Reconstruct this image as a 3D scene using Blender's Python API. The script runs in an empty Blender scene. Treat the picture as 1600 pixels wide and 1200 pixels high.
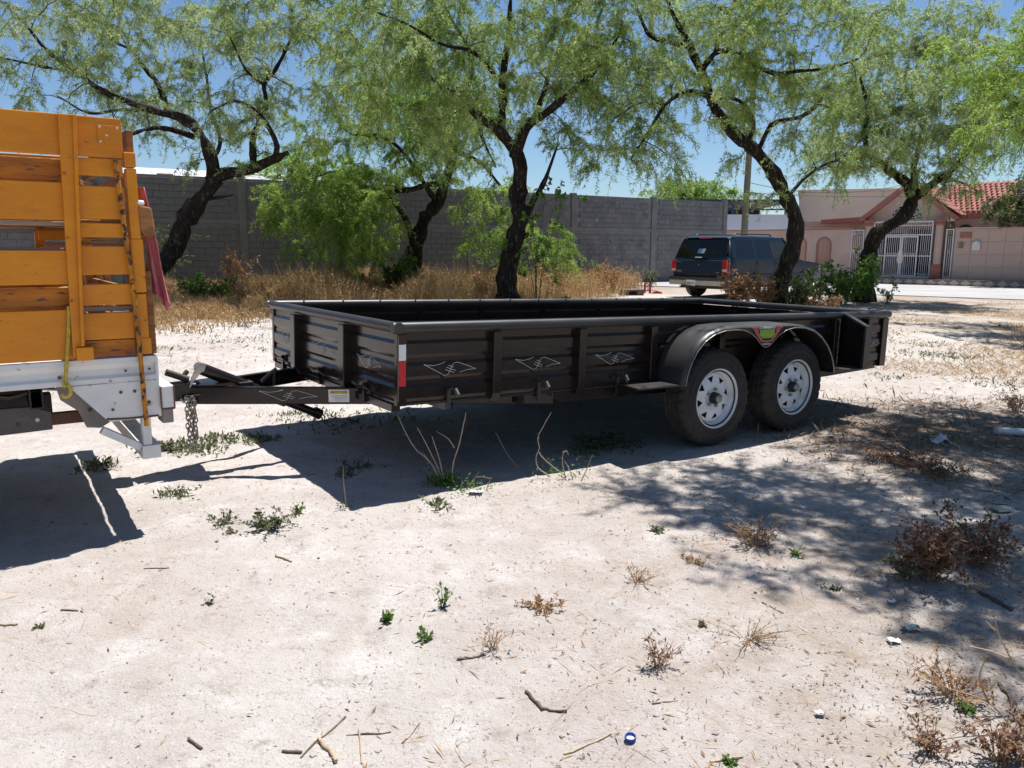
import bpy, bmesh, math, random
import numpy as np
from mathutils import Vector, Matrix, Euler

# ------------------------------------------------------------------ camera, sky, sun, exposure
FPX, PITCH, ROLL, CAMH = 1239.06, 0.1679, 0.0046, 1.3783
SUN = Vector((0.2072, 0.2831, 1.0)).normalized()
scene = bpy.context.scene
col = scene.collection
cam_data = bpy.data.cameras.new('camera')
cam_data.sensor_width = 36.0
cam_data.lens = FPX / 1600.0 * 36.0
cam_data.clip_end = 2000.0
cam = bpy.data.objects.new('camera', cam_data)
col.objects.link(cam)
cam.matrix_world = (Matrix.Translation((0, 0, CAMH)) @ Matrix.Rotation(math.pi / 2 - PITCH, 4, 'X')
                    @ Matrix.Rotation(ROLL, 4, 'Z'))
scene.camera = cam
world = bpy.data.worlds.new('World')
scene.world = world
world.use_nodes = True
wn = world.node_tree
for nd in list(wn.nodes):
    wn.nodes.remove(nd)
sky = wn.nodes.new('ShaderNodeTexSky')
sky.sky_type = 'NISHITA'
sky.sun_disc = False
sky.sun_elevation = math.asin(SUN.z)
sky.sun_rotation = math.atan2(SUN.x, SUN.y)
sky.air_density = 1.0
sky.dust_density = 0.0
sky.ozone_density = 7.0
bg = wn.nodes.new('ShaderNodeBackground')
bg.inputs['Strength'].default_value = 0.072
wo = wn.nodes.new('ShaderNodeOutputWorld')
wn.links.new(sky.outputs['Color'], bg.inputs['Color'])
wn.links.new(bg.outputs['Background'], wo.inputs['Surface'])
sun_data = bpy.data.lights.new('sun', 'SUN')
sun_data.energy = 5.0
sun_data.angle = math.radians(0.53)
sun_data.color = (1.0, 0.965, 0.925)
sun = bpy.data.objects.new('sun', sun_data)
col.objects.link(sun)
sun.rotation_euler = (-SUN).to_track_quat('-Z', 'Y').to_euler()
sun.location = (10, 14, 40)
scene.view_settings.view_transform = 'Standard'
scene.view_settings.look = 'None'
scene.view_settings.gamma = 1.0
scene.view_settings.exposure = 0.60
scene.view_settings.use_curve_mapping = False
scene.cycles.max_bounces = 4
scene.cycles.diffuse_bounces = 3
scene.cycles.glossy_bounces = 3
scene.cycles.caustics_reflective = False
scene.cycles.caustics_refractive = False
scene.cycles.transparent_max_bounces = 8

RNG = np.random.default_rng(7)
random.seed(7)

# ------------------------------------------------------------------ helpers: rays of the survey, used only to place things at real distances
CAMP = np.array([0.0, 0.0, CAMH])
def ray(u, v):
    u, v = u - 800.0, v - 600.0
    c, s = math.cos(-ROLL), math.sin(-ROLL)
    u, v = c * u - s * v, s * u + c * v
    cp, sp = math.cos(PITCH), math.sin(PITCH)
    return np.array([u / FPX, cp - v / FPX * sp, -sp - v / FPX * cp])
def at(u, v, Y):
    d = ray(u, v)
    return CAMP + d * (Y / d[1])
def gnd(u, v, z=0.0):
    d = ray(u, v)
    p = CAMP + d * ((z - CAMH) / d[2])
    return p

# ------------------------------------------------------------------ helpers: noise
def _hash(ix, iy, seed):
    n = (ix.astype(np.int64) * 374761393 + iy.astype(np.int64) * 668265263 + seed * 1442695041) & 0x7fffffff
    n = ((n ^ (n >> 13)) * 1274126177) & 0x7fffffff
    return ((n ^ (n >> 16)) & 0xffff) / 65535.0
def vnoise(x, y, seed=0):
    x = np.asarray(x, float); y = np.asarray(y, float)
    ix, iy = np.floor(x), np.floor(y)
    fx, fy = x - ix, y - iy
    fx = fx * fx * (3 - 2 * fx); fy = fy * fy * (3 - 2 * fy)
    a = _hash(ix, iy, seed); b = _hash(ix + 1, iy, seed); c = _hash(ix, iy + 1, seed); d = _hash(ix + 1, iy + 1, seed)
    return (a * (1 - fx) + b * fx) * (1 - fy) + (c * (1 - fx) + d * fx) * fy
def ground_h(x, y):
    x = np.asarray(x, float); y = np.asarray(y, float)
    r = np.hypot(x, y)
    near = np.clip((26 - r) / 10, 0, 1)
    h = (vnoise(x * .35, y * .35, 1) - .5) * .05 + (vnoise(x * 1.3, y * 1.3, 2) - .5) * .028
    h = h + ((vnoise(x * 4.1, y * 4.1, 3) - .5) * .016 + (vnoise(x * 11, y * 11, 4) - .5) * .012 + (vnoise(x * 24, y * 24, 5) - .5) * .010) * near
    # calm, packed earth under the trailer's wheels
    d = np.hypot(x - 1.7, y - 5.9)
    k = np.clip((d - .7) / 1.6, 0.0, 1)
    k = np.maximum(k, .12)
    # road and pavement on the right stay flat
    sr = (x - 16.0) * (-.654) + (y - 34.8) * (-.756)
    k = k * np.clip((sr - 9.5) / 2.0, 0, 1)
    return h * k

# ------------------------------------------------------------------ helpers: materials
MATS = {}
def _set(b, name, val):
    if name in b.inputs:
        b.inputs[name].default_value = val
def pmat(name, c1, c2=None, scale=6.0, rough=.6, metal=0.0, bump=0.0, bscale=None, spec=.5, detail=5.0, lo=.35, hi=.65,
         coat=0.0, speck=None, sscale=40.0, slo=.62, shi=.7, dirt=None, stretch=None):
    m = bpy.data.materials.new(name)
    m.use_nodes = True
    nt = m.node_tree
    b = nt.nodes['Principled BSDF']
    b.inputs['Roughness'].default_value = rough
    b.inputs['Metallic'].default_value = metal
    _set(b, 'Specular IOR Level', spec)
    _set(b, 'Coat Weight', coat)
    _set(b, 'Coat Roughness', .12)
    tc = nt.nodes.new('ShaderNodeTexCoord')
    src = tc.outputs['Object']
    if stretch:
        mp = nt.nodes.new('ShaderNodeMapping')
        mp.inputs['Scale'].default_value = stretch
        nt.links.new(src, mp.inputs['Vector'])
        src = mp.outputs['Vector']
    def noise(sc, det=5.0, ro=.55):
        n = nt.nodes.new('ShaderNodeTexNoise')
        n.inputs['Scale'].default_value = sc
        n.inputs['Detail'].default_value = det
        n.inputs['Roughness'].default_value = ro
        nt.links.new(src, n.inputs['Vector'])
        return n
    def ramp(sock, a, z):
        r = nt.nodes.new('ShaderNodeMapRange')
        r.inputs['From Min'].default_value = a
        r.inputs['From Max'].default_value = z
        nt.links.new(sock, r.inputs['Value'])
        return r.outputs['Result']
    def mix(fac, a, bcol):
        x = nt.nodes.new('ShaderNodeMix')
        x.data_type = 'RGBA'
        nt.links.new(fac, x.inputs['Factor'])
        for s, v in (('A', a), ('B', bcol)):
            sock = [i for i in x.inputs if i.name == s and i.type == 'RGBA'][0]
            if isinstance(v, tuple):
                sock.default_value = (*v, 1)
            else:
                nt.links.new(v, sock)
        return [o for o in x.outputs if o.type == 'RGBA'][0]
    out = None
    if c2 is None:
        c2 = tuple(min(1, c * .75) for c in c1)
    n = noise(scale, detail)
    out = mix(ramp(n.outputs['Fac'], lo, hi), c1, c2)
    if speck:
        n2 = noise(sscale, 3.0)
        out = mix(ramp(n2.outputs['Fac'], slo, shi), out, speck)
    if dirt:
        n3 = noise(scale * .37 + 1.0, 6.0, .65)
        out = mix(ramp(n3.outputs['Fac'], .52, .72), out, dirt)
    nt.links.new(out, b.inputs['Base Color'])
    rr = nt.nodes.new('ShaderNodeMapRange')
    rr.inputs['To Min'].default_value = max(.02, rough - .08)
    rr.inputs['To Max'].default_value = min(1, rough + .1)
    nt.links.new(n.outputs['Fac'], rr.inputs['Value'])
    nt.links.new(rr.outputs['Result'], b.inputs['Roughness'])
    if bump:
        nb = noise(bscale or scale * 4, 6.0)
        bp = nt.nodes.new('ShaderNodeBump')
        bp.inputs['Strength'].default_value = bump
        bp.inputs['Distance'].default_value = .02
        nt.links.new(nb.outputs['Fac'], bp.inputs['Height'])
        nt.links.new(bp.outputs['Normal'], b.inputs['Normal'])
    MATS[name] = m
    return m
def leaf_mat(name, cols, trans=.45, rough=.55, tint=False):
    """leaf blades: colour picked per blade, light passes through"""
    m = bpy.data.materials.new(name)
    m.use_nodes = True
    nt = m.node_tree
    b = nt.nodes['Principled BSDF']
    b.inputs['Roughness'].default_value = rough
    _set(b, 'Specular IOR Level', .35)
    out = nt.nodes['Material Output']
    g = nt.nodes.new('ShaderNodeNewGeometry')
    cr = nt.nodes.new('ShaderNodeValToRGB')
    if tint:
        at_ = nt.nodes.new('ShaderNodeAttribute'); at_.attribute_name = 'tint'
        nt.links.new(at_.outputs['Fac'], cr.inputs['Fac'])
    else:
        nt.links.new(g.outputs['Random Per Island'], cr.inputs['Fac'])
    el = cr.color_ramp.elements
    while len(el) < len(cols):
        el.new(.5)
    for i, c in enumerate(cols):
        el[i].position = i / (len(cols) - 1)
        el[i].color = (*c, 1)
    nt.links.new(cr.outputs['Color'], b.inputs['Base Color'])
    t = nt.nodes.new('ShaderNodeBsdfTranslucent')
    gm = nt.nodes.new('ShaderNodeGamma')
    gm.inputs['Gamma'].default_value = .9
    nt.links.new(cr.outputs['Color'], gm.inputs['Color'])
    nt.links.new(gm.outputs['Color'], t.inputs['Color'])
    mx = nt.nodes.new('ShaderNodeMixShader')
    mx.inputs['Fac'].default_value = trans
    nt.links.new(b.outputs['BSDF'], mx.inputs[1])
    nt.links.new(t.outputs['BSDF'], mx.inputs[2])
    nt.links.new(mx.outputs['Shader'], out.inputs['Surface'])
    MATS[name] = m
    return m
def glass_mat(name, tint, alpha_rough=.03, opac=.5):
    m = bpy.data.materials.new(name)
    m.use_nodes = True
    nt = m.node_tree
    b = nt.nodes['Principled BSDF']
    b.inputs['Base Color'].default_value = (*tint, 1)
    b.inputs['Roughness'].default_value = alpha_rough
    t = nt.nodes.new('ShaderNodeBsdfTransparent')
    t.inputs['Color'].default_value = (*[min(1, c * 6 + .25) for c in tint], 1)
    mx = nt.nodes.new('ShaderNodeMixShader')
    mx.inputs['Fac'].default_value = opac
    nt.links.new(t.outputs['BSDF'], mx.inputs[1])
    nt.links.new(b.outputs['BSDF'], mx.inputs[2])
    nt.links.new(mx.outputs['Shader'], nt.nodes['Material Output'].inputs['Surface'])
    MATS[name] = m
    return m

# ------------------------------------------------------------------ helpers: objects and meshes
def tag(o, label=None, cat=None, group=None, kind=None):
    if label: o['label'] = label
    if cat: o['category'] = cat
    if group: o['group'] = group
    if kind: o['kind'] = kind
    return o
OFF = {}
def thing(name, label, cat, loc=(0, 0, 0), rz=0.0, group=None):
    o = bpy.data.objects.new(name, None)
    o.empty_display_size = .2
    col.objects.link(o)
    o.location = loc
    o.rotation_euler = (0, 0, rz)
    return tag(o, label, cat, group)
class MB:
    """collects shapes; build() links them as ONE mesh object"""
    def __init__(s):
        s.v = []; s.f = []
    def add(s, vs, fs):
        k = len(s.v)
        s.v.extend([tuple(map(float, p)) for p in vs])
        s.f.extend([tuple(i + k for i in f) for f in fs])
        return s
    def box(s, x0, x1, y0, y1, z0, z1):
        return s.add([(x0, y0, z0), (x1, y0, z0), (x1, y1, z0), (x0, y1, z0), (x0, y0, z1), (x1, y0, z1), (x1, y1, z1), (x0, y1, z1)],
                     [(0, 3, 2, 1), (4, 5, 6, 7), (0, 1, 5, 4), (1, 2, 6, 5), (2, 3, 7, 6), (3, 0, 4, 7)])
    def prism(s, poly, axis, lo, hi):
        """poly: 2D outline; axis 'y': (x,z) outline run along y; 'z': (x,y); 'x': (y,z)"""
        def P(a, b, t):
            return {'y': (a, t, b), 'z': (a, b, t), 'x': (t, a, b)}[axis]
        n = len(poly)
        vs = [P(a, b, lo) for a, b in poly] + [P(a, b, hi) for a, b in poly]
        fs = [tuple(range(n))[::-1], tuple(range(n, 2 * n))] + [(i, (i + 1) % n, n + (i + 1) % n, n + i) for i in range(n)]
        return s.add(vs, fs)
    def tube(s, pts, rad, n=8, cap=True, flat=1.0):
        pts = [Vector(p) for p in pts]
        if not hasattr(rad, '__len__'):
            rad = [rad] * len(pts)
        vs = []; fs = []
        up = None
        for i, p in enumerate(pts):
            d = (pts[min(i + 1, len(pts) - 1)] - pts[max(i - 1, 0)])
            d = d.normalized() if d.length > 1e-9 else Vector((0, 0, 1))
            if up is None:
                up = Vector((0, 0, 1)) if abs(d.z) < .9 else Vector((1, 0, 0))
            a = d.cross(up)
            if a.length < 1e-6:
                a = d.cross(Vector((0, 1, 0)))
            a.normalize()
            b = a.cross(d).normalized()
            up = b
            for k in range(n):
                t = 2 * math.pi * k / n
                vs.append(p + (a * math.cos(t) + b * math.sin(t) * flat) * rad[i])
        for i in range(len(pts) - 1):
            for k in range(n):
                fs.append((i * n + k, i * n + (k + 1) % n, (i + 1) * n + (k + 1) % n, (i + 1) * n + k))
        if cap:
            fs.append(tuple(range(n))[::-1])
            fs.append(tuple(range((len(pts) - 1) * n, len(pts) * n)))
        return s.add(vs, fs)
    def lathe(s, prof, c=(0, 0, 0), n=32, axis='y', closed=False):
        """prof: (radius, offset along the axis)"""
        vs = []; fs = []
        m = len(prof)
        for r, t in prof:
            for k in range(n):
                a = 2 * math.pi * k / n
                if axis == 'y':
                    vs.append((c[0] + r * math.cos(a), c[1] + t, c[2] + r * math.sin(a)))
                elif axis == 'x':
                    vs.append((c[0] + t, c[1] + r * math.cos(a), c[2] + r * math.sin(a)))
                else:
                    vs.append((c[0] + r * math.cos(a), c[1] + r * math.sin(a), c[2] + t))
        for i in range(m if closed else m - 1):
            j = (i + 1) % m
            for k in range(n):
                fs.append((i * n + k, i * n + (k + 1) % n, j * n + (k + 1) % n, j * n + k))
        if not closed:
            if prof[0][0] > 1e-5: fs.append(tuple(range(n))[::-1])
            if prof[-1][0] > 1e-5: fs.append(tuple(range((m - 1) * n, m * n)))
        return s.add(vs, fs)
    def obar(s, p, q, w, h):
        """square bar from p to q, w wide (level), h high"""
        p, q = Vector(p), Vector(q)
        d = (q - p).normalized()
        a = d.cross(Vector((0, 0, 1)))
        a = a.normalized() if a.length > 1e-5 else Vector((1, 0, 0))
        b = a.cross(d).normalized()
        vs = []
        for e in (p, q):
            for sa, sb in ((-1, -1), (1, -1), (1, 1), (-1, 1)):
                vs.append(e + a * sa * w / 2 + b * sb * h / 2)
        return s.add(vs, [(0, 1, 2, 3), (7, 6, 5, 4), (0, 4, 5, 1), (1, 5, 6, 2), (2, 6, 7, 3), (3, 7, 4, 0)])
    def build(s, name, mat, parent=None, bevel=0.0, seg=2, smooth=None, loc=None, rot=None):
        me = bpy.data.meshes.new(name)
        bm = bmesh.new()
        vs = [bm.verts.new(p) for p in s.v]
        for f in s.f:
            if len(set(f)) < 3: continue
            try:
                bm.faces.new([vs[i] for i in f])
            except ValueError:
                pass
        bmesh.ops.recalc_face_normals(bm, faces=bm.faces)
        if bevel:
            ed = [e for e in bm.edges if len(e.link_faces) == 2 and e.calc_face_angle(0) > math.radians(30)]
            bmesh.ops.bevel(bm, geom=ed, offset=bevel, segments=seg, affect='EDGES', profile=.5, clamp_overlap=True)
        if smooth is not None:
            for f in bm.faces: f.smooth = True
            for e in bm.edges:
                if len(e.link_faces) == 2 and e.calc_face_angle(0) > math.radians(smooth): e.smooth = False
        bm.to_mesh(me); bm.free()
        return link(name, me, mat, parent, loc, rot)
def link(name, me, mat, parent=None, loc=None, rot=None):
    o = bpy.data.objects.new(name, me)
    if mat is not None and not me.materials:
        me.materials.append(MATS[mat] if isinstance(mat, str) else mat)
    col.objects.link(o)
    if parent is not None:
        o.parent = parent
        if loc is None and parent.name in OFF:
            loc = OFF[parent.name]
    if loc is not None: o.location = loc
    if rot is not None: o.rotation_euler = rot
    return o
def mesh_np(name, V, F, mat, parent=None, smooth=False):
    """V (n,3), F (m,k) numpy arrays -> one mesh object"""
    V = np.ascontiguousarray(V, np.float32); F = np.ascontiguousarray(F, np.int32)
    m, k = F.shape
    me = bpy.data.meshes.new(name)
    me.vertices.add(len(V)); me.vertices.foreach_set('co', V.ravel())
    me.loops.add(m * k); me.loops.foreach_set('vertex_index', F.ravel())
    me.polygons.add(m)
    me.polygons.foreach_set('loop_start', np.arange(0, m * k, k, dtype=np.int32))
    try:
        me.polygons.foreach_set('loop_total', np.full(m, k, np.int32))
    except Exception:
        pass
    me.update(calc_edges=True)
    if smooth:
        me.polygons.foreach_set('use_smooth', np.ones(m, bool))
    return link(name, me, mat, parent)
def copy_tree(o, parent=None):
    c = o.copy(); col.objects.link(c); c.parent = parent
    for ch in list(o.children): copy_tree(ch, c)
    return c
def text_part(name, body, size, mat, parent, loc, rot, extr=.0008, sx=1.0):
    cu = bpy.data.curves.new(name, 'FONT')
    cu.body = body; cu.size = size; cu.extrude = extr
    cu.align_x = 'CENTER'; cu.align_y = 'CENTER'
    t = bpy.data.objects.new(name, cu)
    col.objects.link(t)
    bpy.context.view_layer.update()
    me = bpy.data.meshes.new_from_object(t.evaluated_get(bpy.context.evaluated_depsgraph_get()))
    bpy.data.objects.remove(t)
    o = link(name, me, mat, parent, loc, rot)
    o.scale = (sx, 1, 1)
    return o
def quad_blades(base, d, length, width, side=None):
    """pointed blades: base (n,3), unit direction d, returns V, F (rhombus each)"""
    n = len(base)
    if side is None:
        r = RNG.normal(size=(n, 3))
        side = np.cross(d, r)
    side = side / (np.linalg.norm(side, axis=1, keepdims=True) + 1e-9)
    L = np.asarray(length).reshape(-1, 1) * np.ones((n, 1)); W = np.asarray(width).reshape(-1, 1) * np.ones((n, 1))
    mid = base + d * L * .5
    V = np.stack([base, mid + side * W / 2, base + d * L, mid - side * W / 2], 1).reshape(-1, 3)
    return V, np.arange(4 * n).reshape(n, 4)
def tri_blades(base, d, length, width, side):
    """pointed leaflets, one triangle each"""
    n = len(base)
    side = side / (np.linalg.norm(side, axis=1, keepdims=True) + 1e-9)
    L = np.asarray(length).reshape(-1, 1); W = np.asarray(width).reshape(-1, 1)
    b = base + d * L * .25
    V = np.stack([b + side * W / 2, base + d * L, b - side * W / 2], 1).reshape(-1, 3)
    return V, np.arange(3 * n).reshape(n, 3)
def tubes_np(P, R, n=3):
    """P (t,s,3) polylines, R (t,s) radii -> V, F"""
    t, s, _ = P.shape
    D = np.gradient(P, axis=1)
    D /= np.linalg.norm(D, axis=2, keepdims=True) + 1e-9
    ref = np.where(np.abs(D[:, :, 2:3]) < .9, np.array([0, 0, 1.0]), np.array([1.0, 0, 0]))
    A = np.cross(D, ref); A /= np.linalg.norm(A, axis=2, keepdims=True) + 1e-9
    B = np.cross(A, D)
    an = 2 * np.pi * np.arange(n) / n
    V = P[:, :, None, :] + R[:, :, None, None] * (A[:, :, None, :] * np.cos(an)[None, None, :, None] + B[:, :, None, :] * np.sin(an)[None, None, :, None])
    idx = np.arange(t * s * n).reshape(t, s, n)
    nx = np.roll(idx, -1, axis=2)
    F = np.stack([idx[:, :-1], nx[:, :-1], nx[:, 1:], idx[:, 1:]], -1).reshape(-1, 4)
    return V.reshape(-1, 3), F
def merge(parts):
    Vs, Fs, k = [], [], 0
    for V, F in parts:
        Vs.append(V); Fs.append(F + k); k += len(V)
    return np.concatenate(Vs), np.concatenate(Fs)
def unit(v):
    return v / (np.linalg.norm(v, axis=-1, keepdims=True) + 1e-9)
# ------------------------------------------------------------------ materials
pmat('trailer_paint', (.0135, .0088, .0082), (.018, .012, .011), 3.0, .17, 0, .10, 4.5, .36)
pmat('trailer_paint_dusty_sunlit', (.030, .028, .029), (.048, .044, .042), 4.0, .38, 0, 0, None, .45)  # paler coat; for the rails and inner ledge, sun reflection put into the colour
pmat('trailer_floor', (.02, .017, .016), (.05, .042, .036), 2.2, .5)
pmat('rubber', (.030, .026, .024), (.045, .038, .034), 3.0, .70, 0, .1, 120, .3, dirt=(.085, .066, .054))
pmat('rim_white', (.78, .79, .80), (.70, .70, .69), 9.0, .32, dirt=(.55, .52, .47))
pmat('dark_metal', (.02, .018, .017), (.045, .036, .03), 8.0, .55, .3, .1, 60)
pmat('bare_metal', (.42, .42, .42), (.28, .27, .26), 20.0, .38, .85)
pmat('chain_metal', (.45, .42, .37), (.25, .21, .17), 60.0, .42, .7)
pmat('decal_white', (.78, .78, .76), (.7, .7, .68), 20.0, .5)
pmat('tape_white', (.72, .73, .74), (.66, .67, .68), 60.0, .35)
pmat('tape_red', (.52, .012, .02), (.45, .01, .016), 60.0, .35)
pmat('sticker_yellow', (.78, .46, .01), (.7, .42, .015), 30.0, .45)
pmat('print_dark', (.05, .045, .03), (.06, .05, .04), 30.0, .6)
pmat('print_grey', (.33, .33, .32), (.38, .38, .37), 30.0, .6)
pmat('badge_green', (.16, .36, .02), (.22, .42, .03), 60.0, .35)
pmat('badge_red', (.40, .05, .06), (.50, .10, .10), 60.0, .35)
pmat('badge_lime', (.45, .62, .06), (.40, .55, .06), 60.0, .4)
pmat('badge_black', (.012, .012, .012), (.02, .02, .02), 30.0, .3)
pmat('truck_orange', (.68, .255, .004), (.62, .21, .004), 3.0, .42, 0, .12, 30, .4, speck=(.22, .09, .03), sscale=24.0, slo=.68, shi=.76, stretch=(1, 1, 2.2), dirt=(.52, .17, .006))
pmat('truck_orange_worn', (.50, .17, .006), (.28, .09, .015), 5.0, .55, 0, .25, 40, .35, speck=(.10, .05, .03), sscale=22.0, slo=.58, shi=.66, stretch=(.6, 1, 3))
pmat('raw_wood', (.40, .20, .075), (.22, .10, .045), 6.0, .8, 0, .3, 50, .2, stretch=(.5, 1, 6), speck=(.08, .04, .025), sscale=20)
pmat('grey_wood', (.33, .27, .24), (.22, .17, .15), 6.0, .85, 0, .3, 50, .2, stretch=(.5, 1, 6))
pmat('truck_white', (.72, .72, .70), (.62, .62, .61), 4.0, .5, 0, .1, 40, .4, speck=(.20, .085, .04), sscale=17.0, slo=.655, shi=.72, dirt=(.47, .45, .42))
pmat('rusty_rod', (.30, .12, .03), (.60, .25, .02), 14.0, .75, 0, .3, 60, .3, speck=(.06, .035, .025), sscale=40, slo=.52, shi=.6)
pmat('chassis', (.075, .068, .066), (.12, .105, .10), 5.0, .7, 0, .2, 40, .3, dirt=(.2, .17, .15))
pmat('chassis_grey', (.20, .18, .175), (.26, .235, .22), 5.0, .7, 0, .2, 40, .3)
pmat('rust_steel', (.17, .085, .06), (.12, .065, .05), 7.0, .8, 0, .2, 40, .3)
pmat('rope_yellow', (.62, .48, .08), (.48, .36, .07), 60.0, .85, 0, .3, 200, .2)
pmat('cloth_pink', (.56, .20, .22), (.46, .12, .15), 7.0, .9, 0, .3, 60, .2, dirt=(.55, .30, .28))
pmat('concrete_block', (.155, .155, .165), (.215, .21, .215), 1.3, .92, 0, .5, 40, .2, dirt=(.11, .108, .114), speck=(.30, .295, .29), sscale=3.2, slo=.58, shi=.74)
pmat('mortar', (.25, .245, .24), (.19, .185, .185), 3.0, .95, 0, .5, 60, .15)
pmat('concrete_beam', (.235, .23, .228), (.18, .176, .176), 2.0, .92, 0, .5, 50, .2)
pmat('sheet_roof', (.62, .62, .63), (.52, .52, .53), 1.5, .5, .1)
pmat('wall_white', (.62, .66, .72), (.54, .58, .64), .8, .85)
pmat('wall_cream', (.64, .54, .45), (.58, .48, .39), .6, .9, 0, .1, 20)
pmat('house_wall', (.54, .40, .34), (.48, .35, .295), 1.2, .85, 0, .1, 40, .2)
pmat('house_trim', (.36, .145, .11), (.31, .12, .09), 2.0, .8)
pmat('roof_tile', (.36, .155, .115), (.26, .10, .08), 5.0, .8, 0, .2, 30, .2, dirt=(.42, .23, .18))
pmat('gate_white', (.72, .70, .70), (.64, .61, .61), 9.0, .45)
pmat('house_dark', (.05, .03, .035), (.08, .05, .05), 2.0, .8)
pmat('steel_blue', (.03, .05, .12), (.02, .03, .07), 2.0, .5)
pmat('pole_concrete', (.22, .20, .13), (.17, .16, .11), 2.0, .9, 0, .3, 20)
pmat('wire_black', (.02, .02, .02), (.03, .03, .03), 5.0, .6)
pmat('road_concrete', (.42, .41, .40), (.35, .34, .33), .7, .9, 0, .3, 30, .2, speck=(.33, .32, .31), sscale=3, slo=.58, shi=.72)
pmat('kerb_tile', (.24, .20, .18), (.17, .145, .13), 2.5, .85, 0, .2, 20, .2)
pmat('suv_paint', (.008, .020, .042), (.011, .024, .050), 1.5, .32, .0, 0, None, .3)
pmat('suv_trim', (.018, .018, .02), (.03, .03, .03), 6.0, .55)
pmat('suv_bumper', (.40, .37, .33), (.34, .31, .28), 4.0, .45, .2)
pmat('lamp_red', (.45, .008, .012), (.38, .006, .01), 12.0, .15, coat=.5)
pmat('lamp_clear', (.55, .45, .42), (.5, .42, .4), 12.0, .2)
pmat('plate_white', (.66, .66, .64), (.58, .58, .57), 20.0, .5)
pmat('sticker_blue', (.12, .34, .52), (.10, .30, .48), 20.0, .5)
pmat('seat_cloth', (.05, .05, .055), (.08, .08, .08), 8.0, .9)
glass_mat('glass_dark', (.006, .007, .008), .04, .93)
glass_mat('glass_tint', (.05, .065, .062), .04, .50)
pmat('bark', (.034, .027, .022), (.014, .011, .0095), 9.0, .95, 0, 1.0, 26, .15, stretch=(1, 1, .35), speck=(.10, .085, .072), sscale=16, slo=.56, shi=.70)
pmat('bark_twig', (.075, .06, .045), (.05, .038, .03), 5.0, .9, 0, 0)
leaf_mat('leaf_mesquite', [(0.099, .165, .035), (0.207, .31, .07), (0.315, .43, .115), (0.423, .52, .19), (0.522, .59, .30)], trans=.5, tint=True)
leaf_mat('leaf_mesquite_grey', [(0.117, .18, .055), (0.234, .325, .10), (0.351, .45, .165), (0.450, .54, .25), (0.540, .61, .37)], trans=.5, tint=True)
leaf_mat('leaf_mesquite_deep', [(0.081, .16, .025), (0.171, .29, .04), (0.279, .42, .07), (0.378, .51, .11), (0.468, .57, .18)], trans=.5, tint=True)
leaf_mat('leaf_green', [(.06, .14, .02), (.11, .22, .03), (.16, .28, .045), (.09, .18, .03)], .45)
leaf_mat('leaf_dull', [(.07, .095, .035), (.11, .14, .05), (.15, .16, .07), (.09, .11, .04)], .4)
leaf_mat('leaf_dry', [(.30, .155, .06), (.42, .25, .11), (.24, .11, .045), (.36, .20, .085)], .35)
leaf_mat('leaf_brown', [(.14, .065, .035), (.20, .10, .055), (.26, .145, .085), (.10, .05, .03)], .25)
leaf_mat('straw', [(.44, .30, .14), (.56, .41, .21), (.28, .155, .065), (.50, .33, .15), (.36, .20, .085)], .35)
leaf_mat('litter', [(.20, .125, .08), (.30, .20, .13), (.10, .065, .045), (.40, .30, .21), (.14, .085, .06)], .1, .85)
leaf_mat('petal', [(.20, .15, .30), (.28, .20, .40), (.16, .12, .26)], .4)
pmat('stick', (.20, .155, .12), (.11, .08, .065), 14.0, .9, 0, .4, 60, .2)
pmat('stick_pale', (.50, .40, .28), (.38, .29, .20), 14.0, .85, 0, .3, 60, .2)
pmat('stem_dry', (.42, .30, .18), (.30, .19, .10), 12.0, .85)
pmat('stem_pale', (.48, .38, .27), (.36, .27, .18), 12.0, .85)
pmat('clod', (.46, .41, .385), (.34, .295, .265), 9.0, .95, 0, .3, 60, .1)
pmat('pebble', (.30, .28, .27), (.20, .19, .19), 9.0, .9, 0, .3, 40)
pmat('cap_blue', (.02, .09, .42), (.02, .07, .34), 20.0, .35)
pmat('litter_white', (.72, .72, .72), (.62, .62, .62), 8.0, .6)
pmat('litter_green', (.18, .23, .17), (.14, .18, .14), 12.0, .4)
pmat('litter_teal', (.06, .19, .24), (.05, .15, .19), 12.0, .5)
pmat('paint_red', (.50, .04, .04), (.40, .03, .03), 9.0, .6)
pmat('old_concrete', (.22, .19, .175), (.13, .11, .10), 5.0, .95, 0, .5, 40)
def bottle_mat():
    m = glass_mat('bottle_clear', (.78, .80, .81), .12, .8)
    return m
bottle_mat()

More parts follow.
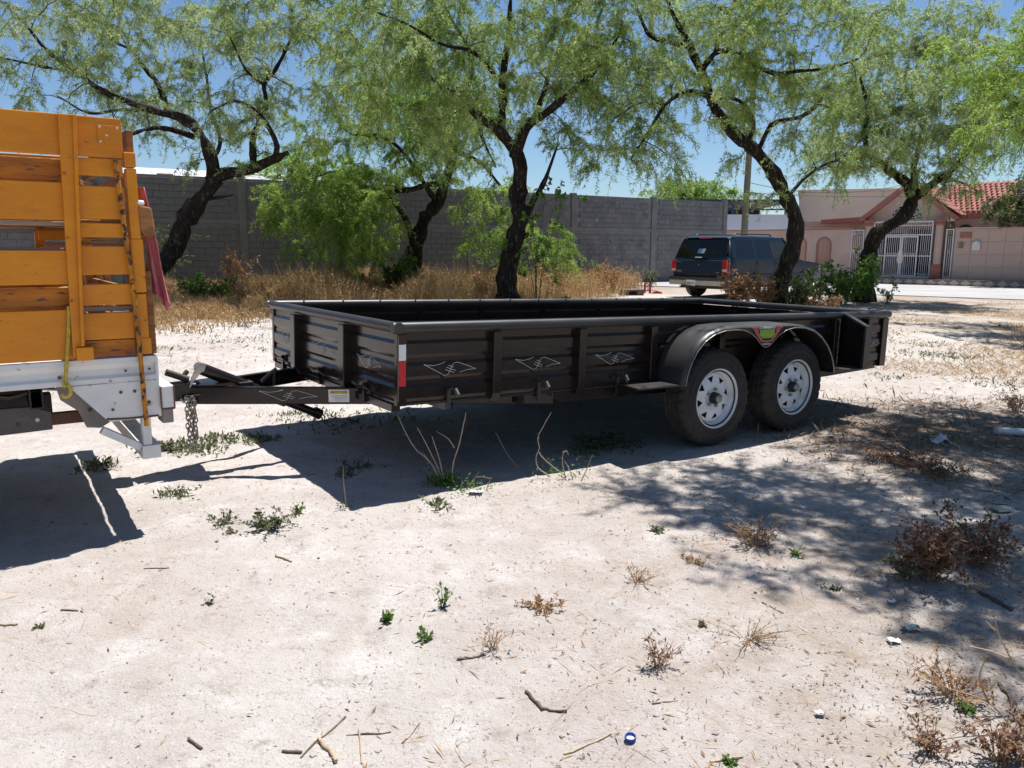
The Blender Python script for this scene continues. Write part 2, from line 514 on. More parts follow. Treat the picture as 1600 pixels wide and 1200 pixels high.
def ground_mat():
    m = bpy.data.materials.new('dry_ground')
    m.use_nodes = True
    nt = m.node_tree
    b = nt.nodes['Principled BSDF']
    b.inputs['Roughness'].default_value = .95
    _set(b, 'Specular IOR Level', .15)
    tc = nt.nodes.new('ShaderNodeTexCoord')
    def noise(sc, det, ro=.6, dist=0.0):
        n = nt.nodes.new('ShaderNodeTexNoise')
        n.inputs['Scale'].default_value = sc; n.inputs['Detail'].default_value = det; n.inputs['Roughness'].default_value = ro
        n.inputs['Distortion'].default_value = dist
        nt.links.new(tc.outputs['Object'], n.inputs['Vector'])
        return n.outputs['Fac']
    def rng(s, a, z):
        r = nt.nodes.new('ShaderNodeMapRange')
        r.inputs['From Min'].default_value = a; r.inputs['From Max'].default_value = z
        nt.links.new(s, r.inputs['Value'])
        return r.outputs['Result']
    def mix(f, a, c):
        x = nt.nodes.new('ShaderNodeMix'); x.data_type = 'RGBA'
        nt.links.new(f, x.inputs['Factor'])
        sa = [i for i in x.inputs if i.name == 'A' and i.type == 'RGBA'][0]; sb = [i for i in x.inputs if i.name == 'B' and i.type == 'RGBA'][0]
        for s, v in ((sa, a), (sb, c)):
            if isinstance(v, tuple): s.default_value = (*v, 1)
            else: nt.links.new(v, s)
        return [o for o in x.outputs if o.type == 'RGBA'][0]
    def mul(a, c):
        x = nt.nodes.new('ShaderNodeMath'); x.operation = 'MULTIPLY'
        nt.links.new(a, x.inputs[0])
        if isinstance(c, float): x.inputs[1].default_value = c
        else: nt.links.new(c, x.inputs[1])
        return x.outputs[0]
    base = mix(rng(noise(.9, 7, .62), .36, .66), (.54, .50, .465), (.465, .42, .38))
    base = mix(rng(noise(3.3, 8, .7, .4), .50, .74), base, (.63, .60, .58))
    base = mix(mul(rng(noise(7.5, 8, .75, .3), .54, .70), .75), base, (.30, .245, .205))
    base = mix(mul(rng(noise(.33, 6, .65), .46, .64), .6), base, (.36, .30, .26))
    # browner soil where plant debris gathers: under the right hand tree, in the weed belt by the wall, on the rough ground to the right
    sep = nt.nodes.new('ShaderNodeSeparateXYZ'); nt.links.new(tc.outputs['Object'], sep.inputs[0])
    def lin(ax, ay, c):
        a = mul(sep.outputs['X'], float(ax)); b2 = mul(sep.outputs['Y'], float(ay))
        x = nt.nodes.new('ShaderNodeMath'); x.operation = 'ADD'; nt.links.new(a, x.inputs[0]); nt.links.new(b2, x.inputs[1])
        y = nt.nodes.new('ShaderNodeMath'); y.operation = 'ADD'; nt.links.new(x.outputs[0], y.inputs[0]); y.inputs[1].default_value = c
        return y.outputs[0]
    def ellipse(cx, cy, rx, ry):
        a = lin(1 / rx, 0, -cx / rx); b2 = lin(0, 1 / ry, -cy / ry)
        x = nt.nodes.new('ShaderNodeMath'); x.operation = 'ADD'; nt.links.new(mul(a, a), x.inputs[0]); nt.links.new(mul(b2, b2), x.inputs[1])
        return rng(x.outputs[0], 1.0, .1)
    soil = rng(noise(2.2, 8, .72, .5), .34, .62)
    base = mix(mul(mul(ellipse(3.7, 5.7, 2.3, 1.7), soil), .95), base, (.155, .105, .075))
    base = mix(mul(mul(ellipse(2.3, 2.8, 2.6, 2.0), rng(noise(3.6, 8, .75, .5), .40, .64)), .8), base, (.30, .225, .165))
    base = mix(mul(rng(noise(1.15, 9, .78, .8), .54, .70), .5), base, (.37, .305, .245))
    base = mix(mul(mul(rng(lin(-.5204, .8539, -17.9), -1.0, 5.0), rng(noise(.8, 7, .7), .25, .5)), .85), base, (.25, .18, .12))
    base = mix(mul(mul(rng(lin(1.0, -.12, -4.6), 0.0, 2.5), rng(noise(.9, 8, .72, .6), .32, .56)), .85), base, (.29, .22, .16))
    base = mix(mul(rng(noise(38, 5, .7), .60, .70), .8), base, (.25, .20, .17))
    base = mix(mul(rng(noise(85, 3, .6), .63, .70), .85), base, (.17, .135, .115))
    base = mix(mul(rng(noise(60, 3, .6, .5), .64, .72), .8), base, (.66, .63, .61))
    nt.links.new(base, b.inputs['Base Color'])
    hs = nt.nodes.new('ShaderNodeMath'); hs.operation = 'ADD'
    nt.links.new(mul(noise(26, 8, .72), .7), hs.inputs[0]); nt.links.new(mul(noise(120, 4, .65), .3), hs.inputs[1])
    bp = nt.nodes.new('ShaderNodeBump')
    bp.inputs['Strength'].default_value = .9; bp.inputs['Distance'].default_value = .028
    nt.links.new(hs.outputs[0], bp.inputs['Height'])
    nt.links.new(bp.outputs['Normal'], b.inputs['Normal'])
    MATS['dry_ground'] = m
ground_mat()
# ------------------------------------------------------------------ ground: one sheet to the horizon
def axis_lines(lo, d0, d1, hi, fine, grow):
    a = list(np.arange(d0, d1, fine))
    s = fine; x = a[-1]
    while x < hi:
        s *= grow; x += s; a.append(x)
    s = fine; x = d0; b = []
    while x > lo:
        s *= grow; x -= s; b.append(x)
    return np.array(b[::-1] + a)
gx = axis_lines(-500, -3.6, 5.2, 500, .035, 1.07)
gy = axis_lines(-120, 1.5, 9.5, 800, .035, 1.06)
GX, GY = np.meshgrid(gx, gy)
GZ = ground_h(GX, GY)
nx_, ny_ = len(gx), len(gy)
gi = np.arange(nx_ * ny_).reshape(ny_, nx_)
GF = np.stack([gi[:-1, :-1], gi[:-1, 1:], gi[1:, 1:], gi[1:, :-1]], -1).reshape(-1, 4)
tag(mesh_np('ground', np.stack([GX, GY, GZ], -1).reshape(-1, 3), GF, 'dry_ground', smooth=True), kind='structure')

# the house line on the far side of the street: s runs along it, t towards the camera
HO = np.array([16.0, 34.8]); HE = np.array([.756, -.654]) / math.hypot(.756, .654); HN = np.array([-HE[1] * -1, -HE[0]])
HN = np.array([HE[1], -HE[0]]); 
if HN @ (-HO) < 0: HN = -HN
H_RZ = math.atan2(HE[1], HE[0])
def hp(s, t, z=0.0):
    p = HO + HE * s + HN * t
    return (p[0], p[1], z)
road = MB()
rs = [hp(-60, 1.0)[:2], hp(60, 1.0)[:2], hp(60, 10.2)[:2], hp(25, 10.0)[:2], hp(8, 9.7)[:2], hp(1, 10.3)[:2], hp(-6, 9.9)[:2], hp(-14, 10.4)[:2], hp(-60, 10.2)[:2]]
road.prism(rs, 'z', -.05, .03)
tag(road.build('road', 'road_concrete'), kind='structure')
kb = thing('pavement', None, None, hp(0, 0, 0), H_RZ)
tag(kb, kind='structure')
# local frame of the house: x along the street, -y towards the camera
MB().box(-40, 40, -.95, 8, -.1, .235).build('paving', 'road_concrete', kb)
MB().box(-40, 40, -1.02, -.95, -.1, .27).build('kerb', 'kerb_tile', kb, .01)
dk = MB()
dk.add([(0, 0, 0), (.2, 0, .12), (0, 0, .24), (-.2, 0, .12)], [(0, 1, 2, 3)])
dia = None
for i in range(34):
    x = -3.2 + i * .42
    if dia is None:
        d = MB(); d.prism([(-.2, .13), (0, .01), (.2, .13), (0, .25)], 'y', -.008, 0)
        dia = d.build('kerb_tile', 'house_wall', kb, loc=(x, -1.02, 0))
    else:
        c = dia.copy(); col.objects.link(c); c.parent = kb; c.location = (x, -1.02, 0)

# ------------------------------------------------------------------ grey block wall along the lot
WA = np.array([-10.279, 24.686]); WB = np.array([9.788, 36.916]); WL = 23.5
W_RZ = math.atan2(*(WB - WA)[::-1])
wall = thing('block_wall', 'long grey concrete block wall with posts along the back of the lot', 'wall', (WA[0], WA[1], 0), W_RZ)
S0, S1 = -14.0, WL
MB().box(S0 + .02, S1 - .02, .03, .15, -.1, 3.55).build('mortar_core', 'mortar', wall)
posts = [s for s in (-12.9, -9.0, -5.6, -1.75, 2.0, 5.7, 9.6, 13.0, 14.9 + .0, 19.1)]
posts = [-12.9, -9.0, -5.4, -1.7, 2.0, 6.0, 10.2, 14.9, 19.1, 23.35]
def beam_z(s): return 2.17
for i, s in enumerate(posts):
    MB().box(s - .12, s + .12, -.03, .17, -.1, 3.62).build('post', 'concrete_beam', wall, .008)
for i in range(len(posts) - 1):
    MB().box(posts[i] + .12, posts[i + 1] - .12, -.02, .16, 2.14, 2.28).build('bond_beam', 'concrete_beam', wall, .006)
MB().box(S0, posts[0] - .12, -.02, .16, 2.14, 2.28).build('bond_beam', 'concrete_beam', wall, .006)
blk = MB(); blk.box(-.196, .196, 0, .05, -.094, .094)
blk_me = None
cand = []
rows = [(.09 + .2 * k) for k in range(10)] + [2.28 + .1 + .2 * k for k in range(6)]
for ri, z in enumerate(rows):
    off = .2 if ri % 2 else 0.0
    s = S0 + .2 + off
    while s < S1 - .1:
        if all(abs(s - p) > .30 for p in posts):
            cand.append((s, z, ri))
        s += .4
def vis(c):
    s, z, ri = c
    p = WA + (WB - WA) / WL * s
    u = 800 + FPX * p[0] / (p[1] * .986)
    d = 0 if 225 < u < 1140 else 30
    return p[1] + d + (0 if z > .8 else 12)
cand.sort(key=vis)
jit = random.Random(3)
rest = MB()
first = None
for i, (s, z, ri) in enumerate(cand):
    dy = jit.uniform(-.004, .006); dx = jit.uniform(-.004, .004); dz = jit.uniform(-.003, .003)
    if i < 300:
        if first is None:
            first = blk.build('block', 'concrete_block', wall, .004, 1, loc=(s + dx, dy - .002, z + dz))
        else:
            c = first.copy(); col.objects.link(c); c.parent = wall; c.location = (s + dx, dy - .002, z + dz)
    else:
        rest.box(s + dx - .196, s + dx + .196, dy - .002, .05, z + dz - .094, z + dz + .094)
tag(rest.build('far_blocks', 'concrete_block', wall), kind='stuff')

# ------------------------------------------------------------------ pale shed roof behind the wall's left part
w = thing('warehouse', 'low warehouse with pale sheet metal roof behind the left part of the wall', 'building', (-14.5, 37.5, 0), math.radians(28))
MB().box(-9, 6.5, 0, 12, 0, 4.0).build('wall', 'wall_cream', w)
rf = MB()
rf.add([(-9.3, -.4, 4.02), (6.8, -.4, 4.02), (6.8, 6.5, 5.4), (-9.3, 6.5, 5.4), (-9.3, -.4, 4.10), (6.8, -.4, 4.10), (6.8, 6.5, 5.48), (-9.3, 6.5, 5.48)],
       [(0, 1, 2, 3), (4, 5, 6, 7), (0, 1, 5, 4), (1, 2, 6, 5), (2, 3, 7, 6), (3, 0, 4, 7)])
for k in range(40):
    x = -9.2 + k * .4
    rf.add([(x, -.4, 4.10), (x + .05, -.4, 4.13), (x + .1, -.4, 4.10), (x, 6.5, 5.48), (x + .05, 6.5, 5.51), (x + .1, 6.5, 5.48)],
           [(0, 1, 4, 3), (1, 2, 5, 4)])
rf.build('roof', 'sheet_roof', w)
MB().box(-1.6, -.9, 1.2, 1.7, 4.4, 4.8).build('roof_vent', 'grey_wood', w, .02)

# ------------------------------------------------------------------ white wall with an open steel canopy, past the wall's end
w = thing('canopy_building', 'white walled yard with dark blue steel canopy beyond the block wall', 'building', (11.2, 46.5, 0), math.radians(-4))
MB().box(-1.5, 4.6, 0, .2, 0, 3.42).build('wall', 'wall_white', w)
MB().box(-1.8, 4.9, .6, 9, 4.15, 4.3).build('roof', 'steel_blue', w)
tr = MB()
for z in (3.72, 4.08): tr.obar((-1.7, .5, z), (4.8, .5, z), .08, .08)
for k in range(12):
    x = -1.6 + k * .53
    tr.obar((x, .5, 3.72), (x + .26, .5, 4.08), .04, .04); tr.obar((x + .26, .5, 4.08), (x + .53, .5, 3.72), .04, .04)
tr.build('truss', 'steel_blue', w)
for x in (-1.4, 1.5, 4.5):
    MB().box(x - .07, x + .07, .43, .57, 0, 4.15).build('post', 'steel_blue', w)
MB().box(-1.8, 4.9, 8.6, 9, 3.3, 4.15).build('rear_screen', 'house_dark', w)

w = thing('cream_building', 'plain cream rendered building standing behind the house on the left', 'building', (20.2, 46.5, 0), math.radians(-20))
MB().box(-3.6, 6.0, 0, 9, 0, 4.75).build('wall', 'wall_cream', w, .02)
MB().box(-3.7, 6.1, -.1, 9.1, 4.752, 4.9).build('parapet', 'wall_cream', w, .02)
MB().box(-3.0, -1.9, -.03, 0, 1.6, 2.8).build('window', 'house_dark', w)

# ------------------------------------------------------------------ the house across the street
hs = thing('house', 'pink and beige house with red tiled gable roof across the street', 'house', hp(0, 0, .24), H_RZ)
OZ = -.24
def hz(z): return z + OZ
# porch pediment above the gate
ped = MB(); ped.prism([(-.75, hz(2.66)), (2.4, hz(2.66)), (2.4, hz(2.84)), (.8, hz(4.1)), (-.75, hz(2.84))], 'y', .35, .6)
ped.build('pediment', 'house_wall', hs)
for a, bq in (((-1.05, hz(2.66)), (.8, hz(4.14))), ((.8, hz(4.14)), (2.75, hz(2.66)))):
    m = MB(); m.obar((a[0], .32, a[1] + .05), (bq[0], .32, bq[1] + .05), .5, .2); m.build('gable_trim', 'house_trim', hs, .01)
# fan light: half ring with scrolls
fan = MB()
cx, cz = .76, hz(2.74)
for r in (.62, .36, .14):
    fan.tube([(cx + r * math.cos(t), .33, cz + r * math.sin(t)) for t in np.linspace(0, math.pi, 22)], .016, 5)
for k in range(9):
    t = math.pi * (k + .5) / 9
    fan.tube([(cx + .14 * math.cos(t), .33, cz + .14 * math.sin(t)), (cx + .62 * math.cos(t), .33, cz + .62 * math.sin(t))], .011, 5)
    c2 = (cx + .49 * math.cos(t), cz + .49 * math.sin(t))
    fan.tube([(c2[0] + .07 * math.cos(q), .325, c2[1] + .07 * math.sin(q)) for q in np.linspace(0, 2 * math.pi, 11)], .01, 4)
fan.build('fan_grille', 'gate_white', hs)
d = MB(); d.prism([(cx + .6 * math.cos(t), cz + .6 * math.sin(t)) for t in np.linspace(0, math.pi, 18)], 'y', .338, .348); d.build('fan_recess', 'house_dark', hs)
# tiled roof: slope to the right of the gable, rows of tiles in relief
roof = MB()
roof.add([(.8, .1, hz(4.25)), (2.95, .1, hz(2.78)), (2.95, 5.0, hz(2.78)), (.8, 5.0, hz(4.25)), (-1.15, .1, hz(2.78)), (-1.15, 5, hz(2.78))], [(0, 1, 2, 3), (0, 3, 5, 4)])
roof.build('roof_deck', 'house_trim', hs)
big = MB()
big.add([(2.3, 1.0, hz(2.95)), (6.2, 1.0, hz(2.95)), (5.4, 4.2, hz(4.35)), (1.4, 4.2, hz(4.35))], [(0, 1, 2, 3)])
big.build('rear_roof_deck', 'house_trim', hs)
tile_me = None
for r in range(11):
    f0 = r / 11; f1 = (r + 1.25) / 11
    m = MB()
    y0, z0 = 1.0 + 3.2 * f0, 2.97 + 1.4 * f0; y1, z1 = 1.0 + 3.2 * f1, 2.97 + 1.4 * f1
    xa, xb = 2.25 - .9 * f0, 6.2 - .8 * f0
    n = 20
    for k in range(n):
        xs = xa + (xb - xa) * k / n; wd = (xb - xa) / n
        pr = [(xs, 0), (xs + wd * .3, .05), (xs + wd * .6, .05), (xs + wd * .9, 0)]
        vs = [(x, y0, hz(z0) + h + .045) for x, h in pr] + [(x, y1, hz(z1) + h + .005) for x, h in pr]
        m.add(vs, [(0, 1, 5, 4), (1, 2, 6, 5), (2, 3, 7, 6), (0, 3, 2, 1)])
    m.build('tile_row', 'roof_tile', hs)
for r in range(7):
    f0 = r / 7; f1 = (r + 1.2) / 7
    m = MB()
    xa = 2.95 - 2.15 * f0; za = 2.80 + 1.47 * f0; xb = max(.78, 2.95 - 2.15 * f1); zb = min(4.29, 2.80 + 1.47 * f1)
    for k in range(18):
        y = .1 + k * .27
        pr = [(y, 0), (y + .08, .05), (y + .17, .05), (y + .25, 0)]
        m.add([(xa, q, hz(za) + h + .045) for q, h in pr] + [(xb, q, hz(zb) + h + .005) for q, h in pr], [(0, 1, 5, 4), (1, 2, 6, 5), (2, 3, 7, 6), (0, 3, 2, 1)])
    m.build('tile_row', 'roof_tile', hs)
MB().box(2.5, 6.5, 1.05, 4.3, hz(.26), hz(2.93)).build('wall', 'house_wall', hs)
MB().box(2.4, 6.6, .95, 1.04, hz(2.72), hz(2.96)).build('eave_trim', 'house_trim', hs, .01)
MB().box(-4.6, -1.0, 1.2, 6.0, hz(.26), hz(2.74)).build('left_wing_wall', 'house_wall', hs)
lw = MB(); lw.prism([(-3.0, hz(2.62)), (-.76, hz(2.62)), (-.76, hz(2.92)), (-3.0, hz(2.80))], 'y', .7, 1.18); lw.build('flat_roof_fascia', 'house_trim', hs, .01)
MB().box(-1.0, 2.5, 2.6, 2.75, hz(.26), hz(2.7)).build('porch_back_wall', 'house_wall', hs)
d = MB(); d.box(.3, 1.3, 2.56, 2.59, hz(.3), hz(2.35)); d.build('front_door', 'house_dark', hs)
d = MB(); d.box(-.7, .05, 2.56, 2.59, hz(1.2), hz(2.2)); d.build('window', 'house_dark', hs)
for x in (2.9, 4.3):
    m = MB(); m.prism([(x - .3, hz(.9)), (x + .3, hz(.9)), (x + .3, hz(2.2))] + [(x + .3 * math.cos(t), hz(2.2) + .3 * math.sin(t)) for t in np.linspace(.2, math.pi - .2, 8)] + [(x - .3, hz(2.2))], 'y', 1.0, 1.045)
    m.build('arched_window', 'house_dark', hs)

# columns flanking the gate
for x in (-.62, 2.17):
    cc = thing('gate_column', 'beige gate column with red capital, ' + ('left' if x < 0 else 'right') + ' of the big white gate', 'column', hp(x, 0, .24), H_RZ, 'columns beside the house gate')
    m = MB(); m.lathe([(.15, .62), (.15, 2.2)], n=16, axis='z'); m.build('shaft', 'house_wall', cc, smooth=40)
    m = MB(); m.box(-.2, .2, -.2, .2, 0, .52); m.box(-.17, .17, -.17, .17, .52, .62); m.build('base', 'house_trim', cc, .015)
    m = MB(); m.lathe([(.16, 2.2), (.2, 2.24), (.2, 2.3), (.17, 2.31), (.24, 2.38), (.24, 2.46)], n=18, axis='z'); m.build('capital', 'house_trim', cc, smooth=30)

def grille(x0, x1, z0, z1, step, r=.011, y=0.0):
    m = MB()
    n = max(2, int((x1 - x0) / step))
    for k in range(1, n):
        x = x0 + (x1 - x0) * k / n
        m.tube([(x, y, z0), (x, y, z1)], r, 5, False)
    return m
def scrolls(x0, x1, z, r, y=0.0, t=.009):
    m = MB()
    n = max(1, int((x1 - x0) / (2.1 * r)))
    for k in range(n):
        c = x0 + (x1 - x0) * (k + .5) / n
        m.tube([(c + r * math.cos(q), y, z + r * math.sin(q)) for q in np.linspace(0, 2 * math.pi, 11)], t, 4)
    return m
def frame(m, x0, x1, z0, z1, w=.05, y=0.0):
    m.box(x0, x0 + w, y - .02, y + .02, z0, z1); m.box(x1 - w, x1, y - .02, y + .02, z0, z1)
    m.box(x0 + w, x1 - w, y - .02, y + .02, z0, z0 + w); m.box(x0 + w, x1 - w, y - .02, y + .02, z1 - w, z1)
    return m
gt = thing('iron_gate', 'white wrought iron double gate between two columns of the house', 'gate', hp(0, 0, .24), H_RZ)
frame(MB(), -.44, 1.93, .03, 2.40).build('frame', 'gate_white', gt)
grille(-.4, 1.9, 1.86, 2.2, .08).build('top_bars', 'gate_white', gt)
MB().box(-.39, 1.88, -.018, .018, 1.80, 1.85).build('transom', 'gate_white', gt)
MB().box(-.39, 1.88, -.016, .016, 2.2, 2.23).build('transom', 'gate_white', gt)
scrolls(-.39, 1.88, 2.29, .055).build('scrolls', 'gate_white', gt)
for x0, x1 in ((.08, .73), (.75, 1.40)):
    lf = frame(MB(), x0, x1, .09, 1.78, .055, -.01).build('gate_leaf', 'gate_white', gt)
    grille(x0 + .05, x1 - .05, .2, 1.73, .075, .011, -.01).build('bars', 'gate_white', lf)
    MB().box(x0 + .055, x1 - .055, -.028, .008, .93, .97).build('mid_rail', 'gate_white', lf)
    scrolls(x0 + .05, x1 - .05, 1.02, .05, -.01).build('scrolls', 'gate_white', lf)
m = MB(); m.prism([(.66, .62), (.82, .62), (.86, .8), (.82, 1.15), (.74, 1.25), (.66, 1.15), (.62, .8)], 'y', -.05, -.03); m.build('lock_plate', 'gate_white', gt, .01)
for x0, x1 in ((-.39, .06), (1.42, 1.88)):
    sf = grille(x0, x1, .08, 1.8, .075).build('side_bars', 'gate_white', gt)
    MB().box(x0, x1, -.014, .014, .93, .97).build('mid_rail', 'gate_white', sf)
scrolls(-.39, 1.88, .15, .06).build('scrolls', 'gate_white', gt)
for nm, x0, x1, zt in (('left of the big gate', -1.34, -.80, 2.06), ('right of the big gate', 2.43, 2.72, 2.05)):
    g2 = thing('side_grille', 'narrow white iron grille with scrolls, ' + nm, 'grille', hp(0, 0, .24), H_RZ, 'narrow grilles beside the gate')
    frame(MB(), x0, x1, .03, zt, .04).build('frame', 'gate_white', g2)
    grille(x0 + .03, x1 - .03, .25, zt - .25, .07).build('bars', 'gate_white', g2)
    for z in (.14, 1.12, zt - .14): scrolls(x0 + .04, x1 - .04, z, .055).build('scrolls', 'gate_white', g2)
# perimeter walls of the house
pw = thing('garden_wall', 'pinkish tiled garden wall right of the gate with meter and plaques', 'wall', hp(2.74, 0, .24), H_RZ)
MB().box(0, 9, .05, .2, 0, 2.05).build('wall', 'house_wall', pw)
tl = None
for r in range(4):
    for k in range(14):
        x = .02 + k * .6; z = .02 + r * .51
        if tl is None:
            m = MB(); m.box(0, .592, 0, .02, 0, .502); tl = m.build('tile', 'house_wall', pw, .004, 1, loc=(x, .03, z))
        else:
            c = tl.copy(); col.objects.link(c); c.parent = pw; c.location = (x, .03, z)
MB().box(-.02, 9.05, -.02, .24, 2.055, 2.10).build('coping', 'house_wall', pw, .01)
MB().box(.2, .62, .0, .025, 1.68, 1.92).build('plaque', 'house_trim', pw, .005)
MB().box(.2, .34, -.06, .025, 1.28, 1.5).build('intercom', 'pole_concrete', pw, .01)
m = MB(); m.lathe([(.14, 0), (.14, -.09), (.10, -.13)], (.82, .025, 1.45), 16, 'y'); m.box(.68, .96, -.05, .025, 1.2, 1.42); m.build('meter', 'plate_white', pw)
pw = thing('garden_wall', 'beige garden wall with arched iron windows left of the gate', 'wall', hp(-1.36, 0, .24), H_RZ)
def arch_wall(x0, x1, h, arches, r):
    m = MB()
    xs = [x0]
    for a in arches: xs += [a - r, a + r]
    xs.append(x1)
    for i in range(0, len(xs), 2): m.box(xs[i], xs[i + 1], 0, .16, 0, h)
    zs, zr = .42, 1.42
    for a in arches:
        m.box(a - r, a + r, 0, .16, 0, zs)
        arc = [(a + r * math.cos(t), zr + r * math.sin(t)) for t in np.linspace(0, math.pi, 12)]
        for (p, q) in zip(arc[:-1], arc[1:]):
            m.prism([(p[0], p[1]), (q[0], q[1]), (q[0], h), (p[0], h)], 'y', 0, .16)
    return m
ar = [-5.2, -3.95, -2.28 - .0, -1.16]
arch_wall(-7, 0, 2.08, ar, .29).build('wall', 'house_wall', pw)
MB().box(-7.05, .05, -.04, .2, 2.085, 2.13).build('coping', 'house_trim', pw, .01)
for a in ar:
    g = MB()
    for k in range(7):
        x = a - .25 + .5 * k / 6
        g.tube([(x, .08, .42), (x, .08, 1.42 + math.sqrt(max(0, .29 ** 2 - (x - a) ** 2)))], .012, 5, False)
    wg = g.build('window_grille', 'house_wall', pw)
    g = MB(); g.tube([(a - .31, -.01, .42), (a - .31, -.01, 1.42)] + [(a + .31 * math.cos(t), -.01, 1.42 + .31 * math.sin(t)) for t in np.linspace(math.pi, 0, 14)] + [(a + .31, -.01, .42)], .03, 6)
    g.build('arch_trim', 'house_trim', wg)

# ------------------------------------------------------------------ pole and wires
pb = at(1158, 440, 33.0)
up = thing('utility_pole', 'weathered concrete utility pole standing behind the parked wagon', 'pole', (pb[0], 33.0, 0))
m = MB(); m.tube([(0, 0, -.2), (.04, 0, 4), (.09, 0, 9.2)], [.15, .13, .10], 12); m.build('shaft', 'pole_concrete', up, smooth=40)
m = MB(); m.box(-.9, .9, -.05, .05, 8.7, 8.8); m.build('crossarm', 'grey_wood', up)
def wire(name, label, p, q, sag):
    p, q = np.array(p), np.array(q)
    m = MB(); m.tube([tuple(p + (q - p) * t - np.array([0, 0, sag * 4 * t * (1 - t)])) for t in np.linspace(0, 1, 24)], .012, 4)
    tag(m.build(name, 'wire_black'), label, 'wire')
wire('service_wire', 'thin black wire sloping from the pole to the house gable', (pb[0] + .1, 33, 4.1), hp(.6, .3, 4.1), .35)
wire('overhead_wire', 'thin black wire running above the garden wall towards the right', (pb[0] + .1, 33, 3.7), (34, 38, 6.2), .9)
# ------------------------------------------------------------------ the dark utility trailer
TO = (-0.6544, 4.3559, 0.0); YAW = 0.5971; TILT = 0.0258
TL, TW = 4.825, 2.212
# local frame: x rearwards along the trailer, y across (0 = side nearest the camera), z up
tr = thing('utility_trailer', 'long dark brown open utility trailer with two axles and white wheels', 'trailer', TO, YAW)
TR = (0, TILT, 0)
def tp(m, name, mat='trailer_paint', parent=None, **k):
    if parent is None or parent is tr:
        return m.build(name, mat, tr, rot=TR, **k)
    return m.build(name, mat, parent, **k)
ZB, ZT = .515, .915
def rib_profile():
    out = [(0.0, ZB)]
    z = ZB
    for c in (.580, .705, .830):
        out += [(0.0, c - .054), (.004, c - .046), (.0095, c - .034), (.0095, c + .026), (.004, c + .038), (0.0, c + .046)]
    out.append((0.0, ZT))
    return out
def ribbed(x0, x1, sgn, y, along='x'):
    """pressed sheet with four lengthwise ribs, 2 mm thick"""
    pr = rib_profile()
    m = MB()
    outer = [(y + sgn * d, z) for d, z in pr]
    inner = [(y + sgn * d - sgn * .004, z) for d, z in pr]
    n = len(pr)
    vs = []
    for x in (x0, x1):
        for (a, z) in outer + inner:
            vs.append((x, a, z) if along == 'x' else (a, x, z))
    fs = []
    N = 2 * n
    for i in range(n - 1):
        fs += [(i, i + 1, N + i + 1, N + i), (n + i, n + i + 1, N + n + i + 1, N + n + i)]
        fs += [(i, i + 1, n + i + 1, n + i), (N + i, N + i + 1, N + n + i + 1, N + n + i)]
    fs += [(0, N, N + n, n), (n - 1, N + n - 1, N + 2 * n - 1, 2 * n - 1)]
    return m.add(vs, fs)
stakes = [.645, 1.30, 1.93, 2.62, 3.32, 4.02, 4.50]
edges = [.06] + stakes + [4.74]
for sgn, y in ((-1, .012), (1, TW - .012)):
    for i in range(len(edges) - 1):
        tp(ribbed(edges[i] + (.03 if i else 0), edges[i + 1] - (.03 if i < len(edges) - 2 else 0), sgn, y), 'side_panel')
    for s in stakes:
        m = MB(); e = y + sgn * .052
        m.prism([(y - sgn * .004, ZB - .03), (e - sgn * .03, ZB - .03), (e, ZB + .03), (e, ZT), (y - sgn * .004, ZT)], 'x', s - .03, s + .03)
        tp(m, 'stake', bevel=.005)
    m = MB(); m.box(0, .06, min(y - sgn * .03, y + sgn * .012), max(y - sgn * .03, y + sgn * .012), ZB - .01, ZT); tp(m, 'corner_post', bevel=.004)
    m = MB(); m.box(4.74, 4.825, min(y - sgn * .03, y + sgn * .025), max(y - sgn * .03, y + sgn * .025), ZB - .025, ZT); tp(m, 'corner_post', bevel=.004)
    # edge lip under the top rail
    m = MB(); m.box(.0, 4.825, y + (sgn * .012 if sgn < 0 else -.03), y + (.03 if sgn < 0 else sgn * .012), ZT, ZT + .02); tp(m, 'rail_lip')
    # sill and deep frame rail below the panels
    m = MB(); yy = y - sgn * .055
    m.prism([(.02, ZB - .012), (.02, ZB - .006), (4.72, ZB - .006), (4.72, .47), (4.0, .435), (1.55, .433), (1.18, .436), (1.05, .50), (.62, .503)], 'y', min(yy, y - sgn * .005), max(yy, y - sgn * .005))
    tp(m, 'frame_rail', bevel=.003)
# front wall and rear wall
fy = [.01, .70, 1.60, TW - .01]
for i in range(3):
    tp(ribbed(fy[i] + .03, fy[i + 1] - .03, -1, .012, 'y'), 'front_panel')
for yv in (.70, 1.60):
    m = MB(); m.prism([(.016, ZB - .03), (-.02, ZB - .03), (-.05, ZB + .03), (-.05, ZT), (.016, ZT)], 'y', yv - .045, yv + .045); tp(m, 'stake', bevel=.005)
fb = MB(); fb.box(-.004, .05, .06, TW - .06, .465, ZB - .006); tp(fb, 'front_crossmember', bevel=.003)
for i in range(3):
    tp(ribbed(fy[i] + .03, fy[i + 1] - .03, 1, TL - .03, 'y'), 'rear_panel')
for yv in (.70, 1.60):
    m = MB(); m.box(TL - .055, TL + .012, yv - .045, yv + .045, ZB - .03, ZT); tp(m, 'stake', bevel=.005)
MB_ = MB(); MB_.box(TL - .05, TL - .005, .06, TW - .06, ZB - .02, ZB + .04); tp(MB_, 'rear_crossmember', bevel=.003)
